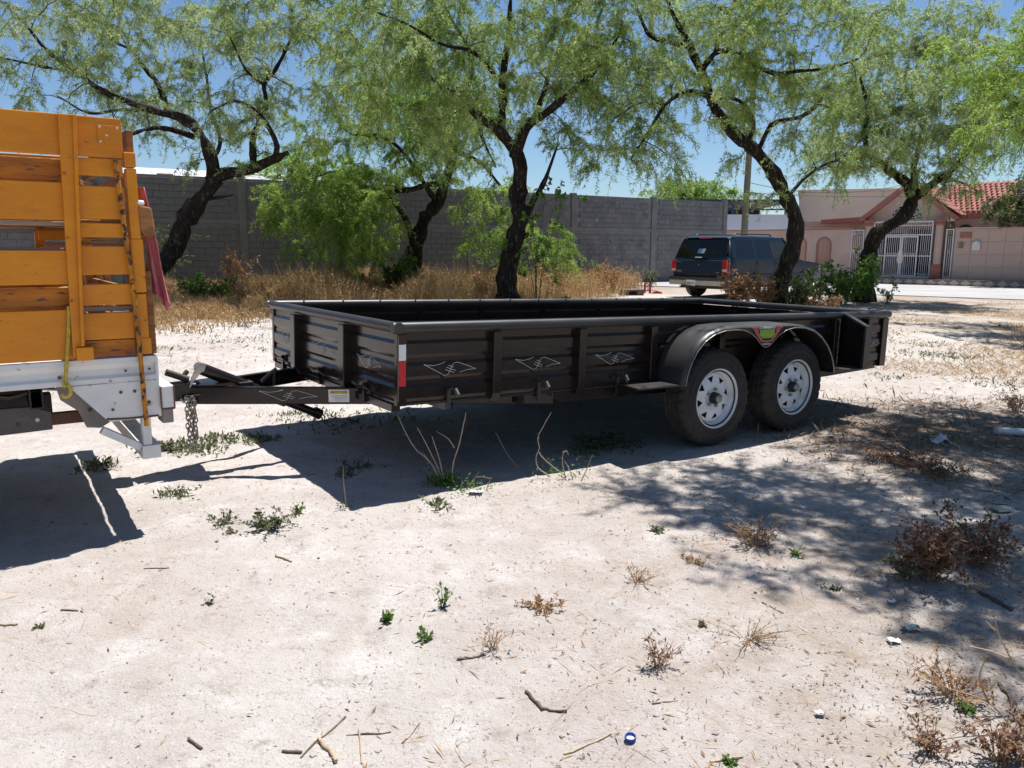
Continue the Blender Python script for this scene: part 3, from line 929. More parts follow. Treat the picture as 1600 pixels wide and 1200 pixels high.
# top rail tubes
zr = .950; q = .034
def rail(p, r):
    m = MB(); m.tube([p, r], .031, 16); tp(m, 'top_rail', 'trailer_paint_dusty_sunlit', smooth=50)  # paler coat stands in for the sun's gleam along the tubes
rail((-q, -q + .03, zr), (TL, -q + .03, zr)); rail((-q, TW + q - .03, zr), (TL, TW + q - .03, zr))
rail((-q + .03, -q, zr), (-q + .03, TW + q, zr)); rail((TL - .03, -q + .035, zr - .001), (TL - .03, TW + q - .035, zr - .001))
for (x, y) in ((-.004, -.004), (-.004, TW + .004)):
    m = MB(); m.lathe([(.0, -.0312), (.018, -.0265), (.027, -.0165), (.0316, 0), (.027, .0165), (.018, .0265), (.0, .0312)], (x, y, zr), 14, 'z'); tp(m, 'rail_corner', 'trailer_paint_dusty_sunlit', smooth=60)
for k in range(14):
    m = MB(); m.box(.25 + k * .33, .262 + k * .33, TW - .03, TW + .02, zr + .027, zr + .033); tp(m, 'weld_spot', 'bare_metal')
m = MB(); m.box(.06, 4.74, TW - .05, TW - .014, .785, .80); tp(m, 'inner_rail', 'trailer_paint_dusty_sunlit', bevel=.003)  # paler coat paints the highlight line along this ledge
# floor planks and cross members
for k in range(11):
    y0 = .035 + k * .195
    m = MB(); m.box(.06, 4.76, y0, y0 + .1925, ZB, ZB + .03); tp(m, 'floor_plank', 'trailer_floor', bevel=.003)
m = MB(); m.box(.014, 4.80, .010, TW - .010, ZB - .005, ZB - .001); tp(m, 'floor_sheet', 'trailer_floor')
for k in range(9):
    x = .35 + k * .52
    m = MB(); m.box(x, x + .05, .07, TW - .07, .445, ZB - .008); tp(m, 'cross_member')
# lashing hooks on the sills
hook_at = [(.33, 0), (.98, 0), (1.64, 0)]
for x, _ in hook_at:
    m = MB(); m.box(x - .012, x + .012, -.008, .006, ZB - .05, ZB + .075)
    m.tube([(x, -.006, ZB + .07), (x, -.05, ZB + .085), (x + .005, -.075, ZB + .07), (x + .01, -.08, ZB + .035)], .009, 7)
    h = tp(m, 'tie_hook', 'trailer_paint_dusty_sunlit')
    m = MB(); m.tube([(x + .004, -.078, ZB + .085), (x + .022, -.084, ZB + .05)], .007, 6); tp(m, 'hook_tip', 'bare_metal', h)
for y in (.42, 1.16, 1.92):
    m = MB(); m.box(-.02, -.004, y - .012, y + .012, ZB - .045, ZB + .07)
    m.tube([(-.015, y + .1, ZB + .03), (-.05, y + .085, ZB + .065), (-.05, y, ZB + .05), (-.05, y - .085, ZB + .065), (-.015, y - .1, ZB + .03)], .009, 7)
    tp(m, 'tie_hook', 'trailer_paint')
# swoosh marks drawn in white line on the panels
SW = [[(-.155, .045), (-.10, .032), (-.06, .042), (-.03, .058)], [(-.155, .045), (-.09, -.005), (-.035, -.052), (-.012, -.045), (.01, .02), (.02, .045), (.045, .05), (.10, .02), (.155, -.012)],
      [(.155, -.012), (.10, -.016), (.055, -.034)], [(-.03, -.005), (.025, -.035)], [(-.022, .012), (.033, -.018)], [(-.012, .028), (.02, .012)]]
def swoosh(parent, to3, sc=1.0, name='line_mark'):
    m = MB()
    for ln in SW:
        P = []
        for i in range(len(ln) - 1):
            for t in (0, .34, .67):
                P.append((ln[i][0] + (ln[i + 1][0] - ln[i][0]) * t, ln[i][1] + (ln[i + 1][1] - ln[i][1]) * t))
        P.append(ln[-1])
        m.tube([to3(a * sc * 1.12, b * sc * .72) for a, b in P], .0011, 4)
    return m
def mark_side(xc, zc, sc, sgn=-1, y=-.0075):
    tp(swoosh(tr, lambda a, b: (xc + a, y, zc + b), sc), 'line_mark', 'decal_white')
for xc, zc in ((.335, .705), (.965, .705), (1.60, .705), (4.62, .70)):
    mark_side(xc, zc, 1.0 if xc < 4 else .6)
for yc in (.37, 1.13, 1.86):
    tp(swoosh(tr, lambda a, b: (-.0085, yc - a, .715 + b), 1.0), 'line_mark', 'decal_white')
# reflective tape on the front corner post
m = MB(); m.box(.008, .052, -.0035, -.0005, .765, .855); tp(m, 'reflector_white', 'tape_white')
m = MB(); m.box(.008, .052, -.0035, -.0005, .62, .764); tp(m, 'reflector_red', 'tape_red')
m = MB(); m.box(.004, .0055, -.003, 0, .53, .90); tp(m, 'edge_highlight_strip', 'bare_metal')

# ---- tongue: two channel beams meeting at the coupler
zt0, zt1 = .415, .515
def beam(p0, p1):
    m = MB()
    (x0, y0, z0), (x1, y1, z1) = p0, p1
    d = Vector((x1 - x0, y1 - y0, 0)).normalized(); s = Vector((d.y, -d.x, 0))
    P0, P1 = Vector(p0), Vector(p1)
    for off, w, h0, h1 in ((0, .008, 0, .104), (0, .045, 0, .008), (0, .045, .096, .104)):
        a, b = P0 + s * off, P1 + s * off
        vs = []
        for e in (a, b):
            for sw in (0, w):
                for hh in (h0, h1): vs.append(e + s * sw + Vector((0, 0, hh)))
        m.add(vs, [(0, 1, 3, 2), (4, 6, 7, 5), (0, 4, 5, 1), (2, 3, 7, 6), (0, 2, 6, 4), (1, 5, 7, 3)])
    return m
nb = beam((1.12, .012, .402), (-.88, 1.03, .446)).build('tongue_beam', 'trailer_paint', tr, bevel=.002)
fbm = beam((-.88, 1.182, .446), (1.12, 2.20, .402)).build('tongue_beam', 'trailer_paint', tr, bevel=.002)
m = MB(); m.prism([(-.62, .93), (-.62, 1.28), (-.9, 1.18), (-.9, 1.03)], 'z', .554, .562); m.build('tongue_plate', 'trailer_paint', tr)
# swoosh and label on the near beam
B0, B1 = Vector((1.12, .012, .402)), Vector((-.88, 1.03, .446))
bd = (B1 - B0); bl = bd.length
def on_beam(t, h, out=.004):
    d = Vector((bd.x, bd.y, 0)).normalized(); s = Vector((d.y, -d.x, 0))
    if s.y > 0: s = -s
    p = B0 + bd * t
    return p + s * out + Vector((0, 0, h))
swoosh(tr, lambda a, b: on_beam(.735 - a / bl * 1.0, .055 + b * .85, .003), 1.0).build('line_mark', 'decal_white', nb)
def beam_rect(t0, t1, h0, h1, out, name, mat, par):
    m = MB(); vs = []
    for o_ in (out, out + .0012):
        vs += [on_beam(t0, h0, o_), on_beam(t1, h0, o_), on_beam(t1, h1, o_), on_beam(t0, h1, o_)]
    m.add(vs, [(0, 1, 2, 3), (4, 5, 6, 7), (0, 1, 5, 4), (1, 2, 6, 5), (2, 3, 7, 6), (3, 0, 4, 7)])
    return m.build(name, mat, par)
lab = beam_rect(.572, .628, .014, .092, .002, 'warning_label', 'decal_white', tr)
beam_rect(.5755, .6245, .066, .084, .0036, 'label_header', 'sticker_yellow', lab)
for hh, ta, tb in ((.052, .578, .621), (.043, .578, .619), (.034, .578, .612), (.025, .578, .622)):
    beam_rect(ta, tb, hh, hh + .0028, .0036, 'label_print', 'print_grey', lab)
ang = math.atan2(-bd.y, -bd.x)
text_part('label_word', 'NOTICE', .021, 'print_dark', lab, on_beam(.600, .075, .0056), (math.pi / 2, 0, ang), sx=1.3)
# coupler and latch
m = MB()
m.tube([(-.80, 1.105, .525), (-.90, 1.105, .528), (-.98, 1.105, .53), (-1.03, 1.105, .53)], [.07, .07, .062, .04], 14, True, .75)
cp = m.build('coupler', 'trailer_paint', tr, smooth=50)
m = MB(); m.box(-.98, -.86, 1.02, 1.035, .47, .575); m.build('coupler_cheek', 'trailer_paint', cp, .004)
m = MB(); m.tube([(-.985, 1.08, .645), (-.86, 1.07, .59)], .021, 10); m.tube([(-.9, 1.07, .60), (-.86, 1.09, .64)], .014, 8); m.build('latch_lever', 'dark_metal', cp, smooth=50)
m = MB(); m.box(-.90, -.78, .985, 1.02, .497, .507); m.build('chain_bracket', 'dark_metal', cp, .003)
# jack swung up along the tongue
ja, jb = Vector((-.775, 1.05, .648)), Vector((-.08, 1.05, .300))
jk = MB(); jk.tube([ja, ja.lerp(jb, .72)], .038, 14); jk = jk.build('jack', 'trailer_paint', tr, smooth=50)
m = MB(); m.tube([ja.lerp(jb, .70), jb], .027, 14); m.build('jack_leg', 'trailer_paint', jk, smooth=50)
m = MB(); m.tube([jb + Vector((-.01, 0, .01)), jb + Vector((.035, 0, -.018))], .036, 14); m.build('jack_foot', 'trailer_paint', jk, smooth=50)
m = MB(); m.tube([ja + Vector((-.012, 0, .006)), ja], .037, 14); m.build('jack_cap', 'dark_metal', jk, smooth=50)
m = MB(); m.lathe([(.0, -.018), (.03, -.018), (.033, 0), (.03, .018), (.0, .018)], (-.802, 1.03, .665), 16, 'y'); m.build('crank_hub', 'bare_metal', jk, smooth=50)
m = MB(); m.prism([(-.825, .672), (-.79, .645), (-.84, .59), (-.865, .548), (-.872, .55), (-.855, .61)], 'y', 1.005, 1.018); m.build('crank_arm', 'bare_metal', jk, .003)
m = MB(); m.box(-.58, -.49, 1.0, 1.09, .50, .555); m.build('jack_bracket', 'dark_metal', jk, .004)
m = MB(); m.tube([(-.43, 1.04, .545), (-.36, 1.04, .60), (-.33, 1.04, .62)], .012, 8); m.tube([(-.35, 1.02, .60), (-.355, 1.02, .52)], .009, 6); m.build('jack_pin', 'dark_metal', jk)
# safety chains with their hooks
def chain(x, y, ztop, n, name, rot=0.0):
    m = MB()
    for k in range(n):
        z = ztop - k * .026
        a = rot + (math.pi / 2 if k % 2 else 0) + .3 * math.sin(k * 2.3)
        ca, sa = math.cos(a), math.sin(a)
        P = []
        for t in np.linspace(0, 2 * math.pi, 11):
            h = .011 * math.cos(t); v = .019 * math.sin(t)
            P.append((x + ca * h + .004 * math.sin(k * 1.7), y + sa * h + .004 * math.cos(k * 1.1), z + v))
        m.tube(P, .0042, 5, False)
    return m.build(name, 'chain_metal', tr)
chain(-.895, .99, .475, 12, 'safety_chain'); c2 = chain(-.865, .98, .485, 13, 'safety_chain', .6); chain(-.875, 1.0, .48, 10, 'safety_chain', 1.1)
chain(-.85, 1.0, .48, 11, 'safety_chain', 1.9)
m = MB(); m.tube([(-.93, .985, .49), (-.915, .98, .47), (-.90, .985, .485), (-.905, .985, .5)], .007, 6); m.build('chain_hook', 'bare_metal', c2)

# ---- step plates and rear guard
m = MB(); m.prism([(1.64, -.01), (1.60, -.25), (2.02, -.25), (2.02, -.01)], 'z', .523, .535); tp(m, 'step_plate', 'trailer_paint_dusty_sunlit', bevel=.002)
m = MB(); m.prism([(-.012, .44), (-.012, .523), (-.24, .523)], 'x', 1.63, 1.638); tp(m, 'step_bracket')
m = MB(); m.prism([(3.66, -.01), (3.66, -.26), (4.10, -.26), (4.14, -.01)], 'z', .523, .535); tp(m, 'step_plate', 'trailer_paint_dusty_sunlit', bevel=.002)
m = MB(); m.prism([(-.012, .536), (-.255, .536), (-.255, .85), (-.045, .95), (-.012, .95)], 'x', 4.10, 4.106); tp(m, 'rear_guard')
m = MB(); m.prism([(-.235, .536), (-.258, .536), (-.258, .862), (-.24, .862)], 'x', 4.085, 4.145); m.prism([(-.04, .955), (-.045, .972), (-.262, .876), (-.258, .862)], 'x', 4.085, 4.145)
tp(m, 'guard_flange', 'trailer_paint_dusty_sunlit')
# ---- tandem fender
top = [(1.975, .53), (1.985, .60), (2.01, .68), (2.06, .765), (2.13, .835), (2.22, .885), (2.34, .918), (2.5, .926), (2.8, .927), (3.1, .926), (3.25, .912), (3.38, .88), (3.49, .825), (3.58, .75), (3.645, .66), (3.68, .58), (3.69, .525)]
low = [(2.0, .53), (2.012, .60), (2.04, .675), (2.09, .755), (2.16, .822), (2.25, .868), (2.36, .893), (2.49, .897), (2.57, .888), (2.64, .862), (2.70, .825), (2.745, .785), (2.78, .765), (2.81, .762), (2.84, .77), (2.88, .80), (2.94, .845), (3.02, .880), (3.12, .896), (3.24, .89), (3.36, .862), (3.46, .81), (3.55, .735), (3.61, .652), (3.645, .575), (3.655, .525)]
fm = MB(); Y0, Y1 = -.012, -.285
n = len(top)
vs = []; prof = [(Y0, 0), (-.24, 0), (-.268, -.006), (-.281, -.018)]
def inward(i):
    a = np.array(top[max(i - 1, 0)]); b = np.array(top[min(i + 1, n - 1)])
    d = (b - a) / np.linalg.norm(b - a)
    return np.array([d[1], -d[0]])
for i in range(n):
    k = inward(i)
    for (y, dn) in prof:
        vs.append((top[i][0] - k[0] * dn, y, top[i][1] - k[1] * dn) if False else (top[i][0] + k[0] * -dn, y, top[i][1] + k[1] * -dn))
fs = []
for i in range(n - 1):
    for j in range(3): fs.append((i * 4 + j, (i + 1) * 4 + j, (i + 1) * 4 + j + 1, i * 4 + j + 1))
fm.add(vs, fs)
fd = tp(fm, 'fender', 'trailer_paint_dusty_sunlit', smooth=50)
# outer skirt between the top line and the arches
def resample(pl, m_):
    P = np.array(pl); L = np.r_[0, np.cumsum(np.linalg.norm(np.diff(P, axis=0), axis=1))]
    t = np.linspace(0, L[-1], m_)
    return np.stack([np.interp(t, L, P[:, 0]), np.interp(t, L, P[:, 1])], 1)
insk = [(top[i][0] + inward(i)[0] * .018, top[i][1] + inward(i)[1] * .018) for i in range(n)]
# match by lengthwise position so that the skirt follows the arches
LW = np.array(low); TP = np.array(insk)
tl_ = np.linspace(0, 1, 61)
Lr = resample(low, 61)
xs = np.interp(Lr[:, 0], [LW[0, 0], LW[-1, 0]], [0, 1])
TA = resample(insk, 400)
tx = []
for i, (x, z) in enumerate(Lr):
    dd = np.hypot(TA[:, 0] - x, TA[:, 1] - z) + (0 if not (2.55 < x < 3.05) else 10 * np.abs(TA[:, 0] - x))
    tx.append(TA[np.argmin(dd)])
tx[0] = TA[0]; tx[-1] = TA[-1]
sk = MB()
vs = [(x, -.281, z) for x, z in tx] + [(x, -.283, z) for x, z in Lr] + [(x, -.277, z) for x, z in Lr]
N = 61; fs = []
for i in range(N - 1): fs += [(i, i + 1, N + i + 1, N + i), (N + i, N + i + 1, 2 * N + i + 1, 2 * N + i)]
sk.add(vs, fs)
tp(sk, 'fender_skirt', 'trailer_paint', fd, smooth=40)
m = MB(); m.tube([(x, -.283, z) for x, z in Lr], .0032, 5); tp(m, 'skirt_edge', 'bare_metal', fd)
# badge on the skirt
BX, BZ = 2.80, .862
bgp = MB(); bgp.prism([(BX - .085, BZ + .03), (BX + .085, BZ + .03), (BX + .08, BZ - .01), (BX + .05, BZ - .033), (BX - .05, BZ - .033), (BX - .08, BZ - .01)], 'y', -.289, -.284)
bd_ = tp(bgp, 'badge_plate', 'badge_green')
for s in (-1, 1):
    m = MB(); m.prism([(BX + s * .185, BZ + .048), (BX + s * .10, BZ + .05), (BX + s * .098, BZ + .01), (BX + s * .05, BZ - .045), (BX, BZ - .05), (BX, BZ - .064), (BX + s * .06, BZ - .06), (BX + s * .125, BZ + .0), (BX + s * .15, BZ + .03)], 'y', -.2885, -.284)
    tp(m, 'badge_wing', 'badge_red', fd)
m = MB(); m.box(BX - .092, BX + .092, -.2885, -.284, BZ + .034, BZ + .052); tp(m, 'badge_strip', 'print_grey', fd)
m = MB(); m.box(BX - .045, BX + .045, -.288, -.284, BZ - .082, BZ - .07); tp(m, 'badge_strip', 'print_grey', fd)
text_part('badge_word', 'GERLIO', .046, 'badge_lime', bd_, (BX, -.2905, BZ - .001), (math.pi / 2, 0, 0), sx=.92)
text_part('badge_small_word', 'REMOLQUES', .015, 'decal_white', bd_, (BX, -.2905, BZ + .043), (math.pi / 2, 0, 0), sx=1.25)
# far side fender
ff = MB(); vs = []
for i in range(n):
    for (y, dn) in prof: vs.append((top[i][0], TW - y, top[i][1] + dn))
ff.add(vs, [(i * 4 + j, (i + 1) * 4 + j, (i + 1) * 4 + j + 1, i * 4 + j + 1) for i in range(n - 1) for j in range(3)])
tp(ff, 'fender', 'trailer_paint_dusty_sunlit', smooth=50)

# ---- wheels
R = .352
def make_wheel():
    """centre at the origin, outer face towards -y"""
    wh = bpy.data.objects.new('wheel', None); wh.empty_display_size = .1
    col.objects.link(wh)
    # tyre: sidewall, shoulders and grooved tread; every second sector a little lower for the tread blocks
    prof = [(.190, .085), (.205, .100), (.26, .108), (.305, .104), (.332, .092), (.346, .075), (.350, .058), (.350, .047), (.339, .044), (.339, .036), (.351, .033), (.352, .010), (.340, .007), (.340, -.007), (.352, -.010), (.351, -.033), (.339, -.036), (.339, -.044), (.350, -.047), (.350, -.058), (.346, -.075), (.332, -.092), (.305, -.104), (.26, -.108), (.212, -.100), (.207, -.092), (.190, -.085)]
    seg = 120
    m = MB(); vs = []; fs = []
    for (r, t) in prof:
        for k in range(seg):
            rr = r
            if r > .3455 and k % 4 == 0: rr = r - .009
            elif .325 < r <= .3465 and abs(t) > .06 and k % 4 == 0: rr = r - .010
            a = 2 * math.pi * (k + .8 * t / .05) / seg
            vs.append((rr * math.cos(a), t, rr * math.sin(a)))
    for i in range(len(prof) - 1):
        for k in range(seg): fs.append((i * seg + k, i * seg + (k + 1) % seg, (i + 1) * seg + (k + 1) % seg, (i + 1) * seg + k))
    m.add(vs, fs)
    ty = m.build('tyre', 'rubber', wh, smooth=24)
    m = MB()
    for r, y in ((.245, -.1088), (.292, -.1078)): m.tube([(r * math.cos(t), y, r * math.sin(t)) for t in np.linspace(0, 2 * math.pi, 73)], .0016, 4, False)
    for kk in range(26):       # raised sidewall lettering and ribs
        a = 2 * math.pi * kk / 26
        if kk % 13 in (0, 1, 2, 3, 4, 5, 6):
            for dr in (0.0, .010): m.tube([((.262 + dr) * math.cos(a + j * .045), -.1085, (.262 + dr) * math.sin(a + j * .045)) for j in (0, .5, 1)], .0016, 4)
            m.tube([(.262 * math.cos(a), -.1085, .262 * math.sin(a)), (.274 * math.cos(a), -.1085, .274 * math.sin(a))], .0016, 4)
    m.build('sidewall_ring', 'rubber', wh)
    m = MB()
    m.lathe([(.213, -.096), (.214, -.101), (.208, -.104), (.203, -.098), (.199, -.078), (.186, -.066), (.183, -.052), (.178, -.046)], n=64)
    m.lathe([(.178, -.046), (.183, .09), (.21, .10)], n=64)
    m.f = [f for f in m.f if len(f) <= 4]
    rim = m.build('rim', 'rim_white', wh, smooth=40)
    # spoked disc: eight triangular openings
    D = MB(); ns = 8
    def P(r, a, y): return (r * math.cos(a), y, r * math.sin(a))
    yo, yi = -.047, -.068
    for back in (0, .004):
        for k in range(ns):
            a0, a1 = 2 * math.pi * k / ns, 2 * math.pi * (k + 1) / ns; am = (a0 + a1) / 2; de = .20
            rot = .12
            I0, Im, I1 = P(.098, a0, yi + back), P(.098, am, yi + back), P(.098, a1, yi + back)
            O0, Om, O1 = P(.178, a0, yo + back), P(.178, am, yo + back), P(.178, a1, yo + back)
            A, B, Cc = P(.110, am + rot * .3, yi + .004 + back), P(.158, am - de, -.053 + back), P(.155, am + de, -.053 + back)
            D.add([I0, Im, I1, O0, Om, O1, A, B, Cc], [(0, 1, 6, 7), (0, 7, 3), (3, 7, 4), (7, 8, 4), (8, 5, 4), (1, 2, 8, 6), (2, 5, 8)])
        ring = 40
        D.lathe([(.098, yi + back), (.085, -.066 + back), (.07, -.060 + back), (.043, -.060 + back)], n=ring)
    D.f = [f for f in D.f if len(f) <= 4]
    dsc = D.build('spoke_disc', 'rim_white', wh, smooth=30)
    m = MB(); m.lathe([(.0, -.035), (.165, -.035), (.165, .05), (.0, .05)], n=32); m.build('brake_drum', 'dark_metal', wh)
    m = MB(); m.lathe([(.042, -.05), (.042, -.085), (.037, -.10), (.028, -.102), (.0, -.102)], n=20); hb = m.build('hub', 'dark_metal', wh, smooth=40)
    m = MB(); m.lathe([(.026, -.102), (.026, -.120), (.020, -.125), (.0, -.125)], n=18); m.build('hub_cap', 'bare_metal', wh, smooth=40)
    for k in range(5):
        a = 2 * math.pi * k / 5 + .3
        m = MB(); m.lathe([(.0115, -.058), (.0115, -.073), (.008, -.082), (.0, -.083)], (.0635 * math.cos(a), 0, .0635 * math.sin(a)), 6); m.build('lug_nut', 'bare_metal', wh)
    return wh
whl = make_wheel()
spots = [(2.3855, -.135, 0, .2), (3.257, -.135, 0, .75), (2.3855, TW + .135, math.pi, .4), (3.257, TW + .135, math.pi, 1.1)]
for i, (x, y, rz, ro) in enumerate(spots):
    o = whl if i == 0 else copy_tree(whl)
    o.parent = tr; o.location = (x, y, R - .004); o.rotation_euler = (0, ro, rz)
for x in (2.3855, 3.257):
    m = MB(); m.tube([(x, -.05, R), (x, TW + .05, R)], .035, 12); m.build('axle', 'dark_metal', tr, smooth=50)
    for y in (.16, TW - .16):
        m = MB()
        for k in range(4): m.tube([(x - .33 + .05 * k, y, .46 - .02 * k), (x - .15, y, .40 - .012 * k), (x, y, .385 - .01 * k), (x + .15, y, .40 - .012 * k), (x + .33 - .05 * k, y, .46 - .02 * k)], .022, 4, True, .25)
        m.build('leaf_spring', 'dark_metal', tr)
# ------------------------------------------------------------------ orange stake truck, its rear end in view; shares the trailer's frame directions
TK = Vector((-1.2, 1.106, 0))
ca, sa = math.cos(YAW), math.sin(YAW)
tk = thing('stake_truck', 'stake bed truck with orange wooden sides and white steel bed frame', 'truck', (TO[0] + ca * TK.x - sa * TK.y, TO[1] + sa * TK.x + ca * TK.y, 0), YAW)
OFF[tk.name] = (-TK.x, -TK.y, 0)
NY, FY = .15, 2.06          # near and far side of the bed
A0, A1 = -4.75, -1.275      # front and rear end of the side boards
jr = random.Random(11)
def tkp(m, name, mat, par=None, **k):
    return m.build(name, mat, tk if par is None else par, **k)
# bed frame: pressed white rail with two lips
for s, y in ((1, NY), (-1, FY)):
    m = MB()
    pr = [(0, .748), (0, .772), (.014, .785), (.018, .815), (.010, .835), (-.004, .838), (-.004, .866), (.10, .866), (.10, .748)]
    m.prism([(y + s * d, z) for d, z in pr], 'x', -4.8, -1.19)
    tkp(m, 'bed_rail', 'truck_white', bevel=.003)
m = MB(); m.box(-1.25, -1.19, NY + .10, FY - .10, .74, .864); tkp(m, 'rear_sill', 'truck_white', bevel=.004)
for k in range(8):
    y0 = NY + .11 + k * .2125
    m = MB(); m.box(-4.75, -1.26, y0, y0 + .205, .82, .852); tkp(m, 'deck_plank', 'grey_wood', bevel=.003)
# corner gusset (white) with the darker web behind it
m = MB(); m.prism([(-1.575, .747), (-1.19, .747), (-1.19, .566), (-1.415, .562), (-1.43, .575)], 'y', NY - .004, NY + .006); tkp(m, 'corner_gusset', 'truck_white', bevel=.002)
m = MB(); m.box(-1.20, -1.186, NY - .002, NY + .09, .566, .86); tkp(m, 'corner_gusset_return', 'truck_white', bevel=.002)
m = MB(); m.prism([(-1.62, .747), (-1.40, .747), (-1.36, .60), (-1.385, .535), (-1.44, .505), (-1.50, .515), (-1.53, .60), (-1.60, .66)], 'y', NY + .16, NY + .175); web = tkp(m, 'spring_hanger', 'chassis_grey', bevel=.003)
for (x, z) in ((-1.42, .565), (-1.48, .60), (-1.47, .66), (-1.46, .63)):
    m = MB(); m.lathe([(.009, 0), (.009, -.006)], (x, NY + .16, z), 10); tkp(m, 'bolt_hole', 'badge_black', web, loc=(0, 0, 0))
# rear bumper beam with hitch block
m = MB(); m.box(-1.185, -1.125, NY - .02, FY + .02, .60, .715); tkp(m, 'bumper_beam', 'truck_white', bevel=.006)
m = MB(); m.box(-1.183, -1.13, NY + .005, NY + .13, .525, .597); tkp(m, 'bumper_block', 'chassis_grey', bevel=.006)
m = MB(); m.box(-1.18, -1.06, 1.03, 1.18, .49, .60); m.tube([(-1.08, 1.105, .47), (-1.0, 1.105, .47)], .03, 10); m.lathe([(.0, .0), (.02, .0), (.02, .03), (.03, .045), (.033, .065), (.025, .085), (0, .09)], (-.985, 1.105, .44), 14, 'z'); tkp(m, 'tow_hitch', 'dark_metal')
for (x, z, r_) in ((-1.36, .70, .008), (-1.30, .70, .008), (-1.24, .64, .009), (-1.40, .62, .007), (-1.225, .80, .006), (-1.33, .80, .006)):
    m = MB(); m.lathe([(r_, 0), (r_, -.005), (r_ * .6, -.007), (0, -.007)], (x, NY - .004 if z < .75 else NY + .012, z), 6); tkp(m, 'bolt_head', 'rust_steel')
m = MB(); m.tube([(-1.43, NY - .005, .577), (-1.34, NY - .005, .571), (-1.26, NY - .005, .570), (-1.20, NY - .005, .570)], .005, 5); tkp(m, 'weld_bead', 'rust_steel')
m = MB(); m.tube([(-1.187, NY - .021, .604), (-1.187, NY - .021, .712)], .004, 5); m.tube([(-1.127, NY - .021, .603), (-1.127, NY - .021, .713)], .004, 5); m.tube([(-1.185, NY - .021, .602), (-1.127, NY - .021, .602)], .005, 5); tkp(m, 'weld_bead', 'rust_steel')
# hung underride bar
m = MB(); m.box(-1.285, -1.20, NY - .0, FY + .0, .358, .425); tkp(m, 'underride_bar', 'truck_white', bevel=.004)
for y in (NY + .01, FY - .07):
    m = MB(); m.box(-1.275, -1.235, y, y + .06, .425, .60); tkp(m, 'underride_post', 'truck_white', bevel=.003)
    m = MB(); m.obar((-1.45, y + .03, .52), (-1.285, y + .03, .415), .04, .035); tkp(m, 'underride_brace', 'truck_white', bevel=.002)
# chassis rails, cross tube, tank, axle
for y in (NY + .42, FY - .50):
    m = MB(); m.box(-6.6, -1.62, y, y + .08, .50, .655); tkp(m, 'chassis_rail', 'chassis', bevel=.004)
m = MB(); m.box(-1.66, -1.40, NY + .30, NY + .34, .515, .575); tkp(m, 'shackle_arm', 'rust_steel', bevel=.004)
m = MB(); m.prism([(-2.4, .50), (-1.64, .515), (-1.64, .60), (-1.72, .635), (-2.4, .64)], 'y', NY + .20, NY + .235); tkp(m, 'spring_plate', 'chassis', bevel=.004)
for x, z in ((-1.70, .57), (-1.78, .555), (-1.88, .55)):
    m = MB(); m.lathe([(.010, 0), (.010, -.004)], (x, NY + .2, z), 10); tkp(m, 'plate_bolt', 'bare_metal' if x > -1.72 else 'badge_black')
for x in (-1.70, -2.3, -2.9, -3.5, -4.1, -4.6):
    m = MB(); w_ = .055
    for (a, b_, c, d) in ((x - w_ / 2, x - w_ / 2 + .006, .635, .742), (x + w_ / 2 - .006, x + w_ / 2, .635, .742), (x - w_ / 2 + .006, x + w_ / 2 - .006, .635, .641), (x - w_ / 2 + .006, x + w_ / 2 - .006, .736, .742)):
        m.box(a, b_, NY + .12, FY - .12, c, d)
    tkp(m, 'cross_tube', 'dark_metal')
m = MB(); m.tube([(-1.60, NY + .5, .70), (-1.75, NY + .45, .69), (-1.95, NY + .42, .70), (-2.3, NY + .4, .68)], .03, 8); tkp(m, 'exhaust_pipe', 'rust_steel', smooth=50)
m = MB(); m.tube([(-1.58, NY + .33, .685), (-1.66, NY + .3, .70), (-1.80, NY + .3, .665), (-2.0, NY + .3, .70)], .008, 6); tkp(m, 'brake_line', 'bare_metal')
m = MB(); m.tube([(-2.75, NY + .0, .40), (-2.75, FY - .0, .40)], .06, 12); m.lathe([(.0, -.16), (.12, -.13), (.17, 0), (.12, .13), (0, .16)], (-2.75, 1.106, .40), 16); tkp(m, 'rear_axle', 'chassis', smooth=40)
def truck_wheel(x, y, sgn):
    m = MB(); m.lathe([(.23, -.10), (.30, -.115), (.36, -.105), (.395, -.08), (.40, -.03), (.39, -.02), (.39, .02), (.40, .03), (.395, .08), (.36, .105), (.30, .115), (.23, .10)], (x, y, .40), 48, closed=True)
    t = tkp(m, 'wheel', 'rubber', smooth=35)
    m = MB(); m.lathe([(.232, sgn * .09), (.22, sgn * .06), (.17, sgn * .02), (.09, sgn * .05), (.0, sgn * .06)], (x, y, .40), 32); tkp(m, 'rim', 'truck_white', t, loc=(0, 0, 0), smooth=40)
for x in (-2.75, -6.3):
    for y, s in ((NY + .02, -1), (FY - .02, 1)): truck_wheel(x, y, s)
